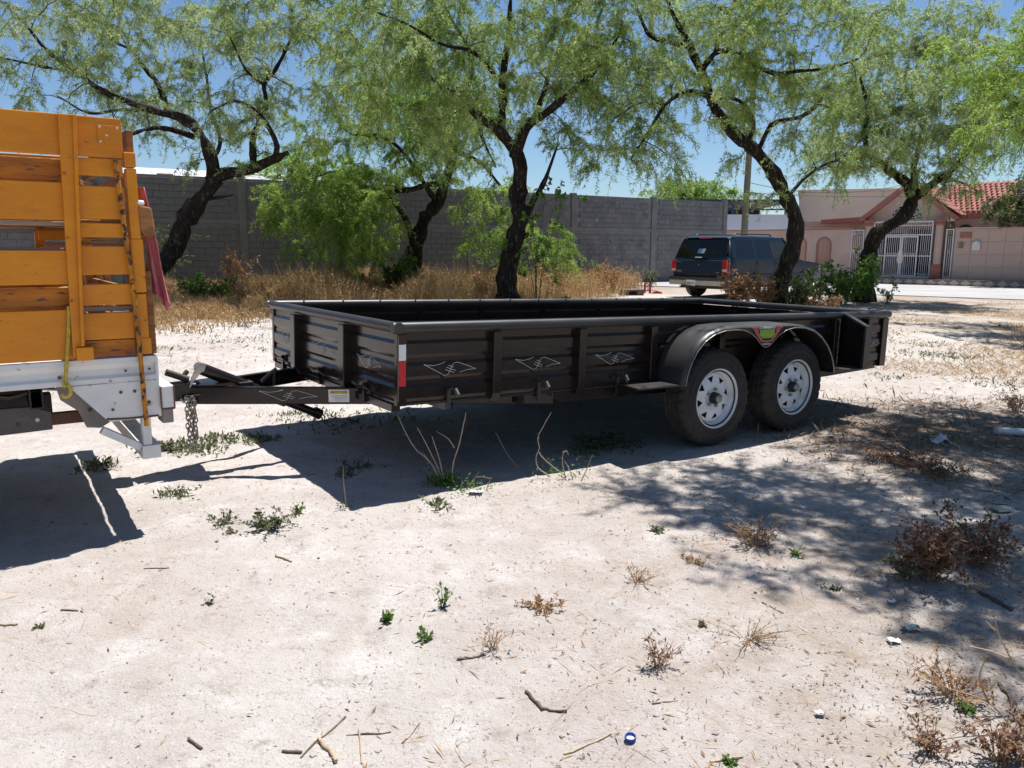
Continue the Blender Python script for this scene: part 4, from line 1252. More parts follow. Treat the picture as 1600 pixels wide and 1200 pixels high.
# stake sides: boards fixed to posts, gaps between them
def board(z0, z1, a0, a1, y0, y1, mat='truck_orange', nm='side_board', bev=.004):
    m = MB(); m.box(a0, a1, y0, y1, z0, z1); return tkp(m, nm, mat, bevel=bev)
for s, y in ((1, NY), (-1, FY)):
    lo = lambda t: (min(y + s * t, y + s * (t + .024)), max(y + s * t, y + s * (t + .024)))
    out, inn = lo(0.0), lo(.028)
    PL = -1.52   # boards run up to the rear post
    board(1.782, 1.958, A0, A1 + .004, *out)
    board(1.668, 1.768, A0, PL, *inn, 'truck_orange_worn')
    board(1.500, 1.664, A0, PL, *out)
    board(1.474, 1.494, A0, PL, *inn, 'grey_wood')
    board(1.214, 1.366, A0, PL, *out)
    board(1.366, 1.376, A0, PL, *inn, 'grey_wood')
    board(1.105, 1.200, A0, PL, *inn, 'truck_orange_worn')
    board(.872, 1.100, A0, PL, *out)
    # short boards between the rear post and the tail stake
    for z0, z1, mt in ((1.700, 1.778, 'truck_orange'), (1.508, 1.655, 'truck_orange'), (1.425, 1.490, 'truck_orange'), (1.255, 1.385, 'truck_orange'), (1.115, 1.212, 'truck_orange'), (.955, 1.08, 'truck_orange'), (.874, .952, 'truck_orange_worn')):
        board(z0, z1, -1.515, A1 - .003, *out, mt)
    board(1.490, 1.505, -1.50, A1, *inn, 'raw_wood'); board(1.39, 1.41, -1.50, A1, *inn, 'raw_wood'); board(1.085, 1.108, -1.50, A1, *inn, 'grey_wood')
    # posts
    for pa in (-1.49, -2.35, -3.25, -4.15, -4.70):
        m = MB(); yo = y - s * .030
        if pa == -1.49:
            m.prism([(-1.525, 1.955), (-1.452, 1.955), (-1.497, .885), (-1.548, .885)], 'y', min(yo, y - s * .001), max(yo, y - s * .001))
        else:
            m.prism([(pa - .036, 1.955), (pa + .036, 1.955), (pa + .028, .875), (pa - .028, .875)], 'y', min(yo, y - s * .001), max(yo, y - s * .001))
        tkp(m, 'stake_post', 'truck_orange', bevel=.004)
    m = MB(); yo = y - s * .05; m.box(-1.452, -1.443, min(yo, y - s * .001), max(yo, y - s * .001), .94, 1.955); 
    m = MB(); m.prism([(-1.470, 1.953), (-1.455, 1.953), (-1.500, .935), (-1.514, .935)], 'y', min(y - s * .05, y - s * .03), max(y - s * .05, y - s * .03)); tkp(m, 'post_flange', 'truck_orange', bevel=.003)
    m = MB(); m.box(-1.535, -1.465, min(y - s * .055, y - s * .002), max(y - s * .055, y - s * .002), .868, .93); tkp(m, 'post_socket', 'truck_orange', bevel=.004)
    # tail stake: three lapped pieces
    for z0, z1, x0, x1 in ((1.745, 1.812, -1.272, -1.222), (1.42, 1.74, -1.268, -1.222), (1.17, 1.42, -1.27, -1.215), (.955, 1.165, -1.268, -1.218), (.876, .955, -1.268, -1.21)):
        m = MB(); m.box(x0, x1, min(y - s * .012, y + s * .05), max(y - s * .012, y + s * .05), z0, z1); tkp(m, 'tail_stake', 'truck_orange', bevel=.005)
# patch plate with bolts on the top board
m = MB(); m.box(-1.372, -1.276, NY - .006, NY - .001, 1.842, 1.925); pl = tkp(m, 'patch_plate', 'truck_orange', bevel=.002)
for x, z in ((-1.362, 1.915), (-1.335, 1.88), (-1.362, 1.852), (-1.29, 1.915)):
    m = MB(); m.lathe([(.005, 0), (.005, -.004), (0, -.005)], (x, NY - .006, z), 8); tkp(m, 'bolt', 'gate_white', pl, loc=(0, 0, 0))
for (x, z) in ((-1.465, 1.925), (-1.475, 1.68), (-1.483, 1.4), (-1.49, 1.18), (-1.52, 1.70), (-1.53, 1.42), (-1.535, 1.14)):
    m = MB(); m.lathe([(.006, 0), (.006, -.005), (0, -.007)], (x, NY - .031, z), 8); tkp(m, 'bolt', 'truck_orange_worn')
# rusty lashing rod down the rear corner
m = MB(); m.tube([(-1.312, NY - .03, 1.775), (-1.296, NY - .03, 1.5), (-1.275, NY - .028, 1.2), (-1.268, NY - .03, .9), (-1.262, NY - .03, .53)], .011, 8); tkp(m, 'lashing_rod', 'rusty_rod', smooth=50)
# headboard and tailgate boards
for k in range(6):
    z0 = .875 + k * .185
    m = MB(); m.box(A0 - .03, A0, NY + .05, FY - .05, z0, z0 + .165); tkp(m, 'headboard', 'truck_orange', bevel=.004)
    m = MB(); m.box(-1.245, -1.215, NY + .06, FY - .06, z0, z0 + .12); tkp(m, 'tailgate_board', 'raw_wood' if k % 2 else 'truck_orange_worn', bevel=.004)
for y in (NY + .04, NY + .5, FY - .5, FY - .1):
    m = MB(); m.box(-1.212, -1.18, y, y + .07, .87, 1.27); tkp(m, 'tailgate_batten', 'raw_wood', bevel=.005)
m = MB(); m.prism([(-1.226, 1.575), (-1.170, 1.565), (-1.160, 1.47), (-1.170, 1.425), (-1.205, 1.432), (-1.225, 1.46)], 'y', NY - .02, NY + .12); tkp(m, 'latch_block', 'raw_wood', bevel=.008)
m = MB(); m.lathe([(.0, -.02), (.012, -.015), (.014, 0), (.012, .015), (0, .02)], (-1.215, NY, 1.585), 10, 'x'); tkp(m, 'latch_knob', 'gate_white')
# crossed loose timbers lying in the bed, seen through the gaps
for i, (p, q) in enumerate((((-3.4, .5, .95), (-1.35, .8, 1.18)), ((-3.0, 1.2, 1.5), (-1.4, .6, 1.70)), ((-2.6, .4, 1.58), (-1.3, 1.0, 1.72)))):
    m = MB(); m.obar(p, q, .07, .025)
    tb = tkp(m, 'timber', ('stick_pale', 'raw_wood', 'grey_wood')[i]); tb.parent = None; tb.matrix_world = Matrix.Translation((TO[0], TO[1], 0)) @ Matrix.Rotation(YAW, 4, 'Z')
    tag(tb, ('pale loose plank lying low in the orange truck bed', 'brown loose timber seen through the upper gap of the truck side', 'grey weathered timber leaning high inside the truck bed')[i], 'timber', 'loose timbers in the truck bed')
# cab, ahead of the bed (left of the picture)
m = MB(); m.prism([(-7.2, .55), (-7.25, 1.0), (-7.05, 1.18), (-6.15, 1.30), (-5.75, 1.92), (-5.6, 1.98), (-4.95, 1.98), (-4.88, 1.9), (-4.86, .55)], 'y', NY + .12, FY - .12); cab = tkp(m, 'cab', 'truck_white', bevel=.05, seg=3)
m = MB(); m.prism([(-6.0, 1.36), (-5.68, 1.84), (-5.05, 1.84), (-5.05, 1.36)], 'y', NY + .115, FY - .115); tkp(m, 'cab_window', 'glass_dark', cab, loc=(0, 0, 0))
m = MB(); m.obar((-7.35, 1.106, .55), (-7.22, 1.106, .55), FY - NY, .16); tkp(m, 'front_bumper', 'dark_metal', bevel=.02)
# yellow rope and hook hanging on the side
rp = thing('rope_with_hook', 'yellow rope with a hook hanging over the orange truck side', 'rope', (0, 0, 0))
rp.location = TO; rp.rotation_euler = (0, 0, YAW)
m = MB(); m.tube([(-1.545, NY - .012, 1.115), (-1.555, NY - .014, 1.0), (-1.575, NY - .02, .86), (-1.588, NY - .028, .775)], .0085, 8); m.build('rope', 'rope_yellow', rp, smooth=50)
m = MB()
for k in range(9):
    z = 1.1 - k * .038
    m.tube([(-1.548 - .0045 * k, NY - .022 - .001 * k, z), (-1.548 - .0045 * k, NY - .0245 - .001 * k, z - .016)], .004, 5)
m.build('rope_strand', 'rope_yellow', rp)
m = MB(); m.tube([(-1.59 + .021 * math.cos(t), NY - .03, .735 + .03 * math.sin(t)) for t in np.linspace(1.6, -2.6, 15)], .0085, 8); m.tube([(-1.60, NY - .035, .775), (-1.592, NY - .045, .755), (-1.58, NY - .035, .76), (-1.59, NY - .028, .78)], .009, 7); m.build('hook', 'rope_yellow', rp, smooth=50)
# faded red cloth hung at the tailgate
cl = MB(); nu, nv = 12, 16; vs = []
for j in range(nv + 1):
    t = j / nv
    for i in range(nu + 1):
        q = i / nu
        x = -1.205 + .03 * t + (.012 + .062 * t) * q + .010 * math.sin(q * 9 + t * 3) * t
        y = NY + .02 + .16 * (1 - q) * .5 + .022 * math.sin(q * 11 + 1.3 * t) * (.3 + t)
        z = 1.66 - .52 * t - .05 * q * t + (.03 * math.sin(q * 7) if j == nv else 0)
        vs.append((x, y, z))
fs = [(j * (nu + 1) + i, j * (nu + 1) + i + 1, (j + 1) * (nu + 1) + i + 1, (j + 1) * (nu + 1) + i) for j in range(nv) for i in range(nu)]
cl.add(vs, fs)
co = cl.build('cloth', 'cloth_pink', None, smooth=80, loc=TO, rot=(0, 0, YAW))
md = co.modifiers.new('thick', 'SOLIDIFY'); md.thickness = .004
tag(co, 'faded red cloth hanging from the tail end of the orange truck', 'cloth')
# ------------------------------------------------------------------ dark blue wagon parked by the block wall
SX, SY, SH = 4.75, 24.0, math.radians(50)
sv = thing('parked_wagon', 'dark blue large station wagon parked by the block wall, seen from behind', 'car', (SX, SY, 0.0), -SH)
sv.scale = (1, 1, .955)
# local: x across (0 = left side, 2.0 = right side), y forwards, z up
# body: stations along y, each a half section (half width, height) from sill to roof middle
def sect(y, zb, wsill, wbelt, zbelt, wroof, zroof):
    return (y, [(wsill, zb), (wsill + .02, zb + .12), (wbelt, (zb + zbelt) / 2 + .05), (wbelt - .005, zbelt), (wroof, zroof - .05), (wroof - .10, zroof - .012), (0, zroof)])
ST = [sect(.02, .55, .88, .95, 1.13, .90, 1.16), sect(.06, .50, .93, .985, 1.16, .955, 1.19), sect(.12, .48, .94, 1.0, 1.17, .93, 1.30), sect(.30, .46, .94, 1.0, 1.17, .80, 1.84), sect(.45, .44, .94, 1.0, 1.17, .79, 1.89), sect(1.5, .42, .94, 1.0, 1.17, .79, 1.91), sect(2.7, .42, .94, 1.0, 1.17, .79, 1.90), sect(3.05, .42, .94, 1.0, 1.17, .77, 1.85), sect(3.85, .42, .94, 1.0, 1.16, .86, 1.23), sect(3.95, .42, .94, .995, 1.13, .88, 1.19), sect(4.9, .44, .92, .96, 1.05, .84, 1.10), sect(5.12, .50, .86, .90, 1.0, .78, 1.02), sect(5.16, .55, .80, .82, .95, .70, .96)]
m = MB(); vs = []; fs = []
K = 13
for y, hs_ in ST:
    full = [(1 - w_, z) for w_, z in hs_] + [(1 + w_, z) for w_, z in hs_[-2::-1]]
    vs += [(x, y, z) for x, z in full]
for i in range(len(ST) - 1):
    for k in range(K - 1):
        if (3 <= i <= 6 and k in (3, 8)) or (i == 2 and 4 <= k <= 7) or (i == 7 and 3 <= k <= 8): continue   # window openings
        fs.append((i * K + k, i * K + k + 1, (i + 1) * K + k + 1, (i + 1) * K + k))
    fs.append((i * K + K - 1, i * K, (i + 1) * K, (i + 1) * K + K - 1))
fs.append(tuple(range(K))); fs.append(tuple(range((len(ST) - 1) * K, len(ST) * K)))
m.add(vs, fs)
m.build('body', 'suv_paint', sv, smooth=28)
def sidept(sgn, y, z, out=.006):
    """point on the upper side of the body (between belt and roof)"""
    f = (z - 1.17) / (1.86 - 1.17)
    w_ = 1.0 - .005 - f * .205
    return (1 + sgn * (w_ + out), y, z)
def glasspoly(sgn, pts, name, mat, out=.006):
    m = MB(); o = [sidept(sgn, y, z, out) for y, z in pts]; n_ = len(o)
    inn = [(p[0] - sgn * .012, p[1], p[2]) for p in o]
    m.add(o + inn, [tuple(range(n_)), tuple(range(n_, 2 * n_))] + [(i, (i + 1) % n_, n_ + (i + 1) % n_, n_ + i) for i in range(n_)])
    return m.build(name, mat, sv)
for sg in (1, -1):
    glasspoly(sg, [(.28, 1.165), (3.75, 1.165), (3.58, 1.225), (.36, 1.225)], 'belt_panel', 'suv_paint', .003)
    glasspoly(sg, [(.50, 1.75), (3.0, 1.74), (2.98, 1.85), (.42, 1.85)], 'roof_side', 'suv_paint', .003)
    glasspoly(sg, [(.22, 1.226), (.47, 1.226), (.57, 1.749), (.34, 1.82)], 'rear_pillar', 'suv_paint', .003)
    glasspoly(sg, [(1.30, 1.226), (1.50, 1.226), (1.52, 1.749), (1.30, 1.749)], 'middle_pillar', 'suv_paint', .003)
    glasspoly(sg, [(2.28, 1.226), (2.42, 1.226), (2.42, 1.739), (2.24, 1.739)], 'front_pillar', 'suv_trim', .003)
    m = MB(); m.tube([(1 + sg * .87, 3.84, 1.2), (1 + sg * .785, 3.0, 1.83)], .045, 8); m.build('windscreen_pillar', 'suv_paint', sv, smooth=50)
    glasspoly(sg, [(.46, 1.22), (1.32, 1.22), (1.32, 1.76), (.56, 1.76)], 'rear_quarter_window', 'glass_dark')
    glasspoly(sg, [(1.48, 1.22), (2.30, 1.22), (2.26, 1.76), (1.50, 1.76)], 'rear_door_window', 'glass_dark')
    glasspoly(sg, [(2.40, 1.22), (3.50, 1.22), (2.98, 1.74), (2.40, 1.76)], 'front_door_window', 'glass_tint')
    for y in (1.40, 2.35, 3.35):
        m = MB(); m.box(1 + sg * .985 - .02, 1 + sg * .985 + .02, y - .006, y + .006, .52, 1.165); m.build('door_seam', 'suv_trim', sv)
    for y in (1.58, 2.55):
        m = MB(); m.box(1 + sg * 1.0 - .02, 1 + sg * 1.0 + .025, y - .1, y + .1, 1.03, 1.07); m.build('door_handle', 'suv_trim', sv, .008)
    m = MB(); m.box(1 + sg * 1.0 - .015, 1 + sg * 1.0 + .018, .35, 4.3, .66, .74); m.build('side_moulding', 'suv_trim', sv, .008)
    m = MB(); m.box(1 + sg * 1.0, 1 + sg * 1.22, 3.15, 3.30, 1.2, 1.4) if sg > 0 else m.box(1 - 1.22, 1 - 1.0, 3.15, 3.30, 1.2, 1.4)
    m.build('wing_mirror', 'suv_trim', sv, .02)
    m = MB(); m.tube([(1 + sg * .66, .7, 1.90), (1 + sg * .66, .78, 1.945), (1 + sg * .66, 2.5, 1.95), (1 + sg * .66, 2.6, 1.90)], .02, 8); m.build('roof_rail', 'suv_trim', sv)
    # tail lamp
    m = MB(); x0 = 1 + sg * .975
    m.box(min(x0, x0 - sg * .16), max(x0, x0 - sg * .16), -.005, .06, .80, 1.15); tl2 = m.build('tail_lamp', 'lamp_red', sv, .015)
    m = MB(); m.box(min(x0 + sg * .0, x0 - sg * .16) + .004, max(x0, x0 - sg * .16) - .004, -.009, .04, .83, .89); m.build('lamp_lens', 'lamp_clear', tl2)
    m = MB(); m.box(min(x0 - sg * .03, x0 + sg * .02), max(x0 - sg * .03, x0 + sg * .02), .062, .15, .82, 1.12); m.build('lamp_side', 'lamp_red', tl2)
    m = MB(); m.box(min(x0 - sg * .02, x0 - sg * .2), max(x0 - sg * .02, x0 - sg * .2), 5.0, 5.14, .82, .96); m.build('headlamp', 'lamp_clear', sv, .02)
    # wheels
    for yy in (1.15, 4.15):
        m = MB(); cx_ = 1 + sg * .86
        m.lathe([(.21, -.10), (.30, -.12), (.355, -.105), (.375, -.07), (.378, 0), (.375, .07), (.355, .105), (.30, .12), (.21, .10)], (cx_, yy, .378), 36, 'x', closed=True)
        wv = m.build('wheel', 'rubber', sv, smooth=35)
        m = MB(); m.lathe([(.215, sg * .09), (.2, sg * .05), (.14, sg * .09), (.05, sg * .10), (0, sg * .10)], (cx_, yy, .378), 24, 'x'); m.build('rim', 'bare_metal', wv, smooth=40)
        m = MB(); m.lathe([(.435, sg * .0), (.435, sg * .155), (.40, sg * .157)], (cx_, yy, .42), 32, 'x'); m.f = [f for f in m.f if len(f) <= 4]; m.build('wheel_arch', 'suv_trim', sv)
m = MB(); m.add([(.14, 3.85, 1.235), (1.86, 3.85, 1.235), (1.77, 3.07, 1.84), (.23, 3.07, 1.84)], [(0, 1, 2, 3)]); m.build('windscreen', 'glass_tint', sv)
# rear glass, tailgate, bumper
def rearpt(x, z, out=.008):
    f = (z - 1.19) / (1.86 - 1.19)
    return (x, .085 + f * .235 - out, z)
def rearpoly(pts, name, mat, out, th=.01, par=None):
    m = MB(); o = [rearpt(x, z, out) for x, z in pts]; i2 = [(p[0], p[1] + th, p[2]) for p in o]; n_ = len(o)
    m.add(o + i2, [tuple(range(n_)), tuple(range(n_, 2 * n_))] + [(i, (i + 1) % n_, n_ + (i + 1) % n_, n_ + i) for i in range(n_)])
    return m.build(name, mat, par or sv)
rg = rearpoly([(.10, 1.215), (1.90, 1.215), (1.80, 1.70), (1.74, 1.77), (.26, 1.77), (.20, 1.70)], 'rear_window', 'glass_dark', .045)
st_ = rearpoly([(.86, 1.36), (1.0, 1.36), (1.03, 1.50), (.89, 1.50)], 'window_sticker', 'sticker_blue', .052, .003, rg)
rearpoly([(1.0, 1.36), (1.10, 1.36), (1.13, 1.50), (1.03, 1.50)], 'window_sticker', 'plate_white', .052, .003, rg)
m = MB(); m.box(.84, 1.08, .02, .05, 1.225, 1.25); m.build('wiper_boss', 'plate_white', sv, .005)
m = MB(); m.box(.80, 1.22, .225, .27, 1.80, 1.835); m.build('brake_lamp', 'lamp_red', sv, .01)
m = MB(); m.box(.17, 1.83, -.004, .05, .72, 1.15); tg = m.build('tailgate', 'suv_paint', sv, .03, 3)
m = MB(); m.box(.55, 1.42, -.012, .0, .70, .74); m.build('tailgate_recess', 'suv_trim', tg)
for x0, x1, z0 in ((.22, .42, .825), (.23, .40, .80), (.24, .36, 1.09), (1.62, 1.72, .79)):
    m = MB(); m.box(x0, x1, -.012, -.004, z0, z0 + .016); m.build('model_lettering', 'bare_metal', tg)
m = MB(); m.lathe([(.018, 0), (.018, -.01), (0, -.012)], (1.0, -.004, 1.02), 12); m.build('lock', 'bare_metal', tg)
m = MB(); m.box(.0, 2.0, -.11, .12, .56, .66); m.build('bumper_top', 'suv_trim', sv, .02)
m = MB(); m.box(.02, .70, -.10, .1, .40, .555); m.box(.95, 1.88, -.10, .1, .40, .555); m.build('bumper', 'suv_bumper', sv, .02)
m = MB(); m.box(.66, .98, -.115, -.09, .38, .56); pv = m.build('number_plate', 'plate_white', sv, .004)
text_part('plate_characters', 'RMK-40', .10, 'print_dark', pv, (.82, -.118, .46), (math.pi / 2, 0, 0), sx=.75)
m = MB(); m.box(.5, .86, -.22, .1, .33, .37); m.build('tow_bar', 'dark_metal', sv, .005)
m = MB(); m.box(.3, 1.7, .1, 4.9, .30, .44); m.build('underbody', 'dark_metal', sv)
m = MB(); m.tube([(.2, 1.15, .38), (1.8, 1.15, .38)], .05, 10); m.lathe([(0, -.14), (.12, -.08), (.15, 0), (.12, .08), (0, .14)], (1.2, 1.15, .38), 14, 'x'); m.build('axle', 'dark_metal', sv)
for (x, y) in ((.55, 1.75), (1.35, 1.75), (.55, 2.75), (1.4, 2.75)):
    m = MB(); m.prism([(x - .22, .7), (x + .22, .7), (x + .2, 1.3), (x + .1, 1.36), (x + .1, 1.5), (x - .1, 1.5), (x - .1, 1.36), (x - .2, 1.3)], 'y', y, y + .13); m.build('seat', 'seat_cloth', sv, .03)
# ------------------------------------------------------------------ trees: trunk and limbs surveyed, branches grown into the crown, leaves on hanging twigs
def smooth_line(P, step=.14):
    P = np.array(P, float)
    if len(P) < 3:
        n = max(2, int(np.linalg.norm(P[-1, :3] - P[0, :3]) / step))
        t = np.linspace(0, 1, n)[:, None]
        return P[0] * (1 - t) + P[-1] * t
    Q = np.vstack([2 * P[0] - P[1], P, 2 * P[-1] - P[-2]])
    out = []
    for i in range(1, len(Q) - 2):
        n = max(2, int(np.linalg.norm(Q[i + 1, :3] - Q[i, :3]) / step))
        for k in range(n):
            t = k / n
            a, b, c, d = Q[i - 1], Q[i], Q[i + 1], Q[i + 2]
            out.append(.5 * ((2 * b) + (-a + c) * t + (2 * a - 5 * b + 4 * c - d) * t * t + (-a + 3 * b - 3 * c + d) * t ** 3))
    out.append(P[-1])
    return np.array(out)
def grow_tree(label, limbs, envs, ntar, seed, leaf='leaf_mesquite', per=8, leaves=66, twig=(.35, .8), name='mesquite_tree', group='mesquite trees', lw=.018, ll=.092, floor_z=1.0):
    g = np.random.default_rng(seed)
    base = np.array(limbs[0][0][:3], float)
    root = thing(name, label, 'tree', (base[0], base[1], 0), 0, group)
    B = np.array([base[0], base[1], 0])
    bark = MB(); nodes = []; nrad = []; ndir = []
    for li, lb in enumerate(limbs):
        Q = smooth_line(lb)
        k = len(Q)
        wob = np.stack([np.interp(np.arange(k), np.arange(0, k + 4, 4), g.normal(size=len(np.arange(0, k + 4, 4)))) for _ in range(3)], 1)
        Q[:, :3] += wob * np.minimum(Q[:, 3:4] * .35, .05)
        if li == 0:
            Q[0, 2] = -.15
            Q[:3, 3] *= np.array([1.45, 1.2, 1.08])[:len(Q[:3])]
        rr = Q[:, 3] * (1 + .12 * g.normal(size=k))
        bark.tube([tuple(p) for p in Q[:, :3] - B], list(np.maximum(rr, .006)), 10 if Q[0, 3] > .06 else 6)
        d = unit(np.gradient(Q[:, :3], axis=0))
        s0 = 0 if li else int(k * .6)
        nodes.append(Q[s0:, :3]); nrad.append(Q[s0:, 3]); ndir.append(d[s0:])
    bark.build('trunk', 'bark', root, smooth=70)
    nodes = np.concatenate(nodes); nrad = np.concatenate(nrad); ndir = np.concatenate(ndir)
    # targets inside the crown
    vol = np.array([e[3] * e[4] * e[5] * (e[6] if len(e) > 6 else 1) for e in envs]); vol = vol / vol.sum()
    T = []
    for e, n in zip(envs, np.maximum(3, (vol * ntar)).astype(int)):
        q = unit(g.normal(size=(n, 3))) * (g.random((n, 1)) ** .42)
        T.append(np.array(e[:3]) + q * np.array(e[3:6]))
    T = np.concatenate(T)
    T = T[T[:, 2] > floor_z]
    dist = np.min(np.linalg.norm(T[:, None] - nodes[None], axis=2), axis=1)
    T = T[np.argsort(dist)]
    brP, brR = [], []
    ts = np.linspace(0, 1, 8)[:, None]
    for t in T:
        v = t - nodes
        dd = np.linalg.norm(v, axis=1)
        cost = dd * (1 + .35 * np.maximum(0, -(v * ndir).sum(1) / (dd + 1e-6))) + np.where(dd < .35, .6, 0) + .25 / (nrad * 30 + .2) * .3
        i = int(np.argmin(cost)); L = dd[i]
        p0 = nodes[i]
        d0 = unit(v[i] / (L + 1e-6) + ndir[i] * .6 + np.array([0, 0, .25]) + g.normal(size=3) * .2)
        p1 = p0 + d0 * L * .4
        p2 = t + np.array([0, 0, .12 * L]) - v[i] * .22 + g.normal(size=3) * .08 * L
        Q = p0 * (1 - ts) ** 3 + 3 * p1 * ts * (1 - ts) ** 2 + 3 * p2 * ts ** 2 * (1 - ts) + t * ts ** 3
        Q[1:-1] += g.normal(size=(6, 3)) * .018 * L
        r0 = min(nrad[i] * .62, .010 + .011 * L)
        rad = np.linspace(r0, .005, 8)
        brP.append(Q); brR.append(rad)
        nodes = np.vstack([nodes, Q[2:]]); nrad = np.r_[nrad, rad[2:]]; ndir = np.vstack([ndir, unit(np.gradient(Q, axis=0))[2:]])
    brP = np.array(brP); brR = np.array(brR)
    V1, F1 = tubes_np(brP - B, brR, 5)
    # twigs from the outer part of every branch
    nb_ = len(brP); per_n = nb_ * per
    bi = np.repeat(np.arange(nb_), per)
    f = g.uniform(.25, 1.0, per_n) * 7
    i0 = np.minimum(f.astype(int), 6); fr = (f - i0)[:, None]
    st = brP[bi, i0] * (1 - fr) + brP[bi, i0 + 1] * fr
    ax = unit(brP[bi, i0 + 1] - brP[bi, i0])
    out = unit(g.normal(size=(per_n, 3)) * np.array([1, 1, .5]) + ax * .8)
    Lt = g.uniform(twig[0], twig[1], per_n)[:, None]
    s5 = np.linspace(0, 1, 5)[None, :, None]
    droop = g.uniform(.12, .75, per_n)[:, None, None]
    TP = st[:, None] + out[:, None] * (Lt[:, None] * s5) * (1 - .25 * s5) + np.array([0, 0, -1.0]) * (Lt[:, None] * s5 ** 2) * droop
    V2, F2 = tubes_np(TP - B, np.repeat(np.linspace(.0045, .0018, 5)[None], per_n, 0), 3)
    V, F = merge([(V1, F1), (V2, F2)])
    mesh_np('branches', V, F, 'bark_twig', root, True)
    # leaves: narrow feathery pinnae hanging off the twigs
    nl = per_n * leaves
    ti = np.repeat(np.arange(per_n), leaves)
    f = g.uniform(.08, 1.0, nl) * 4
    i0 = np.minimum(f.astype(int), 3); fr = (f - i0)[:, None]
    lb = TP[ti, i0] * (1 - fr) + TP[ti, i0 + 1] * fr
    ax = unit(TP[ti, i0 + 1] - TP[ti, i0])
    d = unit(ax * .5 + g.normal(size=(nl, 3)) * .8 + np.array([0, 0, -.28]))
    sd = np.cross(d, g.normal(size=(nl, 3)))
    V, F = tri_blades(lb - B, d, g.uniform(.7, 1.35, nl) * ll, g.uniform(.7, 1.3, nl) * lw, sd)
    # leaf colour varies by branch, by twig and by leaf; some branches are half bare
    tb = g.random(nb_)[bi]; tt = g.random(per_n)
    tint = np.clip(.45 * tb[ti] + .3 * tt[ti] + .25 * g.random(nl), 0, 1)
    full = np.where(g.random(nb_) < .14, .25, g.uniform(.75, 1.0, nb_))[bi][ti]
    keep = g.random(nl) < full
    V = V.reshape(nl, 3, 3)[keep].reshape(-1, 3); tint = tint[keep]
    F = np.arange(len(V)).reshape(-1, 3)
    o = mesh_np('crown', V, F, leaf, root)
    a = o.data.attributes.new('tint', 'FLOAT', 'POINT')
    a.data.foreach_set('value', np.repeat(tint, 3).astype(np.float32))
    return root
def L(Y, *pts, dy=0.0, dend=0.0):
    """limb traced by survey: (u, v, radius) at distance Y, drifting in depth"""
    o = []
    for i, (u, v, r) in enumerate(pts):
        yy = Y + dy + dend * i / max(1, len(pts) - 1)
        p = at(u, v, yy)
        o.append((p[0], p[1], p[2], r))
    return o
def E(u, v, Y, ru, rv, rd, w=1.0):
    p = at(u, v, Y)
    k = Y / FPX
    return (p[0], p[1], p[2], ru * k, rd, rv * k, w)
# left tree, leaning over the truck
Y = 20.0
grow_tree('leaning mesquite tree on the left behind the orange truck', [
    L(Y, (222, 476, .24), (258, 405, .22), (298, 335, .21), (322, 300, .2), (332, 280, .19)),
    L(Y, (332, 284, .17), (328, 253, .15), (312, 218, .13), (286, 190, .115), (262, 177, .10), (233, 170, .09), (187, 157, .075), (150, 135, .065), (123, 113, .055), (77, 80, .04), (40, 37, .03), (10, 8, .02), dend=-1.8),
    L(Y, (266, 178, .08), (253, 143, .07), (230, 110, .06), (207, 80, .045), (173, 60, .03), (150, 20, .02), dend=1.5),
    L(Y, (305, 212, .07), (267, 201, .06), (233, 200, .05), (197, 213, .035), (150, 235, .02), dend=-2.2),
    L(Y, (233, 170, .05), (187, 172, .04), (140, 177, .03), (90, 150, .02), dend=2.0),
    L(Y, (123, 113, .045), (60, 103, .03), (0, 90, .02), dend=-1.0),
    L(Y, (334, 284, .15), (353, 270, .14), (393, 263, .12), (425, 250, .10), (450, 238, .06)),
    L(Y, (395, 260, .08), (399, 207, .07), (417, 160, .06), (413, 133, .05), (430, 110, .045), (453, 60, .035), (457, 7, .025), (450, -50, .015), dend=1.2),
    L(Y, (430, 246, .07), (433, 230, .06), (420, 200, .055), (400, 173, .045), (367, 157, .03), (333, 172, .02), dend=-1.6),
    L(Y, (413, 133, .035), (385, 108, .03), (360, 60, .02), dend=-1.5),
    L(Y, (316, 314, .06), (340, 308, .045), (364, 304, .02)),
    L(Y, (328, 253, .06), (345, 225, .05), (330, 170, .04), (320, 110, .03), (310, 40, .02), dend=2.4)],
    [E(110, 70, 19.5, 210, 130, 3.2), E(300, 60, 20, 200, 140, 3.4), E(430, 110, 20.5, 110, 170, 3.0), E(60, 170, 19.3, 130, 60, 2.2, .7), E(320, 190, 20, 140, 70, 2.5, .8), E(200, -90, 20, 300, 110, 3.5, .8), E(500, 60, 21, 70, 110, 2.0, .8)], 400, 101, 'leaf_mesquite_grey', per=8, leaves=72)
